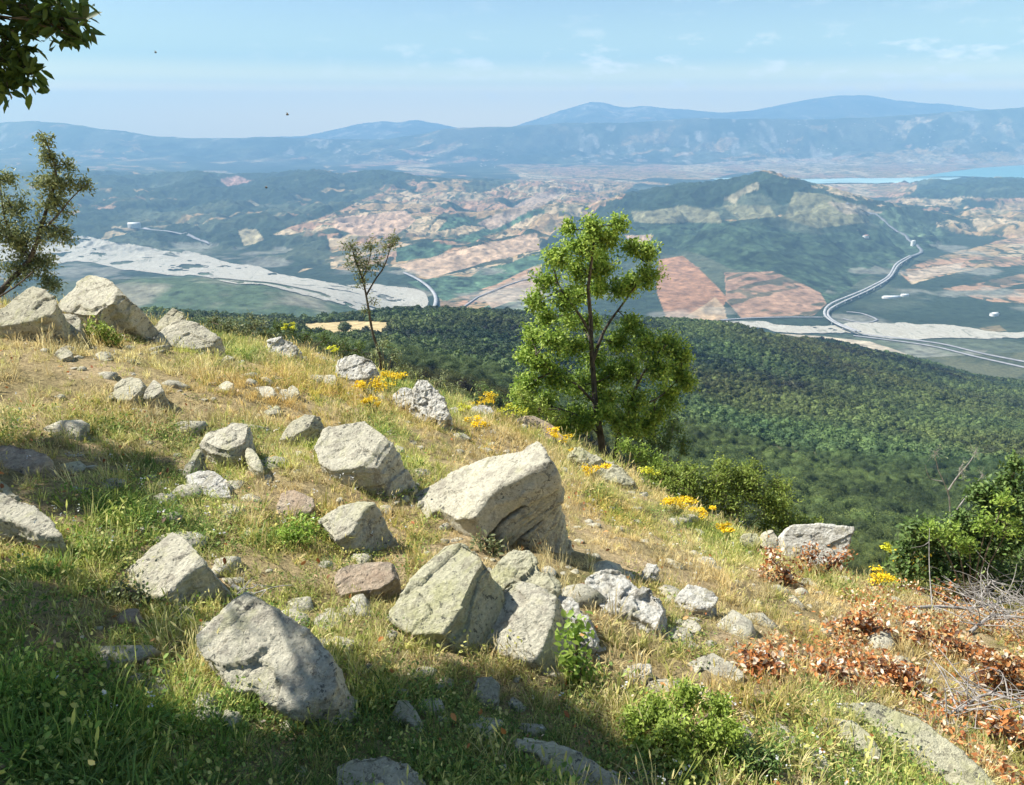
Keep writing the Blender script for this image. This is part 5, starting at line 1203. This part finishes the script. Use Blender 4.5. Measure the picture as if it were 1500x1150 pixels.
# yellow flowers
def flowermat(name, a, b): return leafmat(name, [(0, a), (1, b)], .25, .6)
M_YEL = flowermat('yellow_petals', (.80,.50,.01), (.88,.68,.03)); M_LEM = flowermat('lemon_petals', (.55,.55,.03), (.72,.72,.06)); M_WHT = flowermat('white_petals', (.7,.7,.62), (.8,.8,.78))
M_STEM = leafmat('flower_stems', [(0, (.12,.17,.05)), (1, (.22,.26,.09))], .2)
def flower(label, u, v, wpx, hh=.22, mat=None, heads=None, dy=0):
    g = hit(u, v+hh*F/8*.9)
    D = min(g.y, 9.2)+dy; c = P(u, v, D); b = Vector((c.x, D, float(gz(c.x, D))))
    if c.z-b.z < .08: c.z = b.z+.10
    root = empty('flowering_plant', b); tag(root, label, 'flowers', 'yellow flowering plants')
    R0 = wpx/F*D*.64; w = Wood(); n = heads or 7; fl = Foliage()
    for i in range(n):
        a = random.uniform(0, 6.28); r = R0*math.sqrt(random.random()); hp = c+Vector((math.cos(a)*r, math.sin(a)*r, random.uniform(-.35, .3)*R0))
        w.tube(bez(b+Vector((random.gauss(0, .01), random.gauss(0, .01), 0)), hp, .08, 5), [.0022]*6, 4)
        m = 46; rr = R0*random.uniform(.30, .5); fh = Foliage()
        q = np.clip(RS.normal(size=(m, 3)), -1.2, 1.2)*np.array([rr*.6, rr*.6, rr*.22])+np.array(hp)
        fh.add(q, RS.uniform(.012, .021, m), 1.2, 2.2); fh.build('flower_head', mat or M_YEL, root, loc=b)
        k = 12; tt = RS.rand(k)[:, None]; q = np.array(b)*(1-tt)+np.array(hp)*tt+RS.normal(size=(k, 3))*.008; fl.add(q, RS.uniform(.015, .035, k), .1, .5)
    w.build('stem', M_STEM, root, loc=b); fl.build('foliage', M_STEM, root, loc=b)
random.seed(31)
flower('golden flower clump, left one of the pair beside the tall rugged crest rock', 545, 562, 36, .2, heads=12)
flower('golden flower clump, right one of the pair beside the tall rugged crest rock', 578, 550, 34, .2, heads=11)
flower('paler orange flowers a little below the left golden clump', 545, 585, 26, .15, heads=5)
flower('bright yellow umbel on the crest just above the small pale stone', 712, 583, 28, .2, heads=8)
flower('pair of lemon yellow heads left of the small pale stone on the crest', 680, 594, 20, .16, M_LEM, 5)
flower('deep orange flowers in the grass below the small pale crest stone', 700, 616, 26, .14, heads=6)
flower('loose lemon flowers on the crest near the foot of the tall tree', 750, 600, 34, .14, M_LEM, 8)
flower('yellow flower head directly above the tip of the split boulder', 816, 638, 28, .2, heads=8)
flower('yellow flowers behind the tip of the long low crest rock', 848, 664, 26, .14, heads=6)
flower('yellow flower clump growing through the middle of the long low crest rock', 873, 685, 28, .16, heads=8)
flower('golden flowers on the crest left of the domed bush, topmost of three', 993, 733, 38, .2, heads=11)
flower('golden flowers on the crest left of the domed bush, middle of three', 1030, 748, 26, .16, heads=7)
flower('golden flowers on the crest below the domed bush, lowest of three', 1065, 775, 22, .16, heads=6)
flower('wide golden flower cluster in front of the large shrub on the right', 1340, 820, 50, .22, heads=14)
flower('golden flowers left of the wide cluster, right of the square pale rock', 1288, 845, 38, .2, heads=10)
flower('lemon flower head on the skyline left of the sapling', 487, 508, 16, .16, M_LEM, 4)
flower('lemon green flower head between grey green shrub and sapling', 424, 478, 14, .2, M_LEM, 4)
flower('small lemon flowers above the golden ones, right of the square pale rock', 1300, 804, 18, .2, M_LEM, 5)
flower('scattered lemon flowers under the tall tree by the domed bush', 950, 690, 30, .14, M_LEM, 6)
# little white flowers
fo = Foliage(); x, y = field(900, 1.8, 8.5); z = gz(x, y)
k = fbm(x*1.3, y*1.3, s=181) > -.1; pos = np.stack([x, y, z+RS.uniform(.06, .16, len(x))], 1)[k]
pos = np.repeat(pos, 4, 0)+RS.normal(size=(len(pos)*4, 3))*.006; fo.add(pos, RS.uniform(.006, .012, len(pos)), 1.5, 2)
o = fo.build('wildflowers', M_WHT); o['kind'] = 'stuff'; o['label'] = 'tiny white wildflowers dotted through the grass'
# insects in the air
M_INS = mat_plain('insect_body', (.03, .028, .025), .5); M_WING = mat_plain('insect_wing', (.3, .3, .3), .4)
for uu, vv, D, lab in ((421,168,2.6,'small dark insect flying in the sky just above the left mountains'), (228,77,3.2,'faint tiny insect high in the sky right of the overhanging branch'), (390,275,2.8,'tiny black insect flying in front of the dark wooded hills')):
    p = P(uu, vv, D); root = empty('flying_insect', p); tag(root, lab, 'insect', 'insects in the air')
    v, f = icosphere(2); o = npmesh('body', v*np.array([.0050, .0022, .0022]), f, M_INS); o.parent = root
    for s in (-1, 1):
        o = npmesh('wing', np.array([(0, 0, .001), (.003, s*.003, .004), (.0005, s*.007, .006), (-.003, s*.0045, .005)]), np.array([(0, 1, 2, 3)]), M_WING, smooth=False); o.parent = root
# ------------------------------------------------------------------ sky, sun, camera
w = bpy.data.worlds.new('World'); sc.world = w; w.use_nodes = True
t = w.node_tree; t.nodes.clear()
sky = t.nodes.new('ShaderNodeTexSky'); sky.sky_type = 'NISHITA'; sky.sun_disc = False
sky.sun_elevation = math.asin(SUN.z); sky.sun_rotation = math.atan2(SUN.x, SUN.y); sky.altitude = 900; sky.dust_density = SKY_DUST; sky.ozone_density = 1.5; sky.air_density = SKY_AIR
bg = t.nodes.new('ShaderNodeBackground'); bg.inputs[1].default_value = SKY_S
# thin clouds low over the horizon
tc = t.nodes.new('ShaderNodeTexCoord'); sp = t.nodes.new('ShaderNodeSeparateXYZ'); t.links.new(tc.outputs['Generated'], sp.inputs[0])
mp = t.nodes.new('ShaderNodeMapping'); mp.inputs['Scale'].default_value = (22, 22, 62); mp.inputs['Location'].default_value = (3.1, 1.7, 0.4); t.links.new(tc.outputs['Generated'], mp.inputs[0])
no = t.nodes.new('ShaderNodeTexNoise'); no.inputs['Scale'].default_value = 1.0; no.inputs['Detail'].default_value = 7; no.inputs['Roughness'].default_value = .6; t.links.new(mp.outputs[0], no.inputs['Vector'])
cr = t.nodes.new('ShaderNodeValToRGB'); cr.color_ramp.elements[0].position = .54; cr.color_ramp.elements[1].position = .70; t.links.new(no.outputs[0], cr.inputs[0])
band = t.nodes.new('ShaderNodeValToRGB'); e = band.color_ramp.elements
e[0].position = .01; e[0].color = (0, 0, 0, 1); e[1].position = .035; e[1].color = (.55, .55, .55, 1)
for ps, vv in ((.075, .5), (.10, .06), (.14, .15)):
    q = e.new(ps); q.color = (vv, vv, vv, 1)
t.links.new(sp.outputs[2], band.inputs[0])
side = t.nodes.new('ShaderNodeMapRange'); side.inputs[1].default_value = -.35; side.inputs[2].default_value = .1; side.inputs[3].default_value = 0; side.inputs[4].default_value = 1; t.links.new(sp.outputs[0], side.inputs[0])
m1 = t.nodes.new('ShaderNodeMath'); m1.operation = 'MULTIPLY'; t.links.new(cr.outputs[0], m1.inputs[0]); t.links.new(band.outputs[0], m1.inputs[1])
m2 = t.nodes.new('ShaderNodeMath'); m2.operation = 'MULTIPLY'; t.links.new(m1.outputs[0], m2.inputs[0]); t.links.new(side.outputs[0], m2.inputs[1])
mx = t.nodes.new('ShaderNodeMix'); mx.data_type = 'RGBA'; t.links.new(m2.outputs[0], mx.inputs[0]); 
milk = t.nodes.new('ShaderNodeMapRange'); milk.inputs[1].default_value = .05; milk.inputs[2].default_value = .17; milk.inputs[3].default_value = 1; milk.inputs[4].default_value = 0; milk.interpolation_type = 'SMOOTHSTEP'; t.links.new(sp.outputs[2], milk.inputs[0])
zr = t.nodes.new('ShaderNodeMapRange'); zr.inputs[1].default_value = 0; zr.inputs[2].default_value = .16; t.links.new(sp.outputs[2], zr.inputs[0])
lo = t.nodes.new('ShaderNodeValToRGB'); lo.color_ramp.interpolation = 'EASE'; le = lo.color_ramp.elements
LOW = [(0, (21, 15, 5.5)), (.030/.16, (18, 13.5, 5.5)), (.042/.16, (10.5, 10, 5.8)), (.07/.16, (4.8, 6.5, 6.1)), (1, (2.8, 4.9, 6.2))]
while len(le) < len(LOW): le.new(.5)
for q, (ps, cc) in zip(le, LOW): q.position = ps; q.color = (*[k/22 for k in cc], 1)
t.links.new(zr.outputs[0], lo.inputs[0])
sc_ = t.nodes.new('ShaderNodeVectorMath'); sc_.operation = 'SCALE'; sc_.inputs['Scale'].default_value = 22; t.links.new(lo.outputs[0], sc_.inputs[0])
mk = t.nodes.new('ShaderNodeMix'); mk.data_type = 'RGBA'; t.links.new(milk.outputs[0], mk.inputs[0]); t.links.new(sky.outputs[0], mk.inputs[6]); t.links.new(sc_.outputs[0], mk.inputs[7])
t.links.new(mk.outputs[2], mx.inputs[6]); mx.inputs[7].default_value = (13.5, 12.2, 10.8, 1)
t.links.new(mx.outputs[2], bg.inputs[0])
ou = t.nodes.new('ShaderNodeOutputWorld'); t.links.new(bg.outputs[0], ou.inputs[0])
sl = bpy.data.lights.new('sun', 'SUN'); sl.energy = SUN_E; sl.angle = R(.53); sl.color = (1, .965, .91)
so = bpy.data.objects.new('sun', sl); C.objects.link(so); so.rotation_euler = SUN.to_track_quat('Z', 'Y').to_euler(); so.location = SUN*60
cam = bpy.data.cameras.new('camera'); co = bpy.data.objects.new('camera', cam); C.objects.link(co)
cam.sensor_width = 36; cam.lens = 36*F/1500; co.location = (0, 0, 0); co.rotation_euler = (R(90)-TH, 0, 0)
cam.clip_start = .05; cam.clip_end = 90000; sc.camera = co
vs = sc.view_settings; vs.view_transform = 'Standard'; vs.look = 'None'; vs.gamma = 1; vs.use_curve_mapping = False; vs.exposure = EXPO
cy = sc.cycles; cy.max_bounces = 5; cy.diffuse_bounces = 2; cy.glossy_bounces = 2; cy.transmission_bounces = 2; cy.transparent_max_bounces = 6; cy.volume_bounces = 0
cy.caustics_reflective = False; cy.caustics_refractive = False; cy.use_denoising = True; cy.sample_clamp_indirect = 4
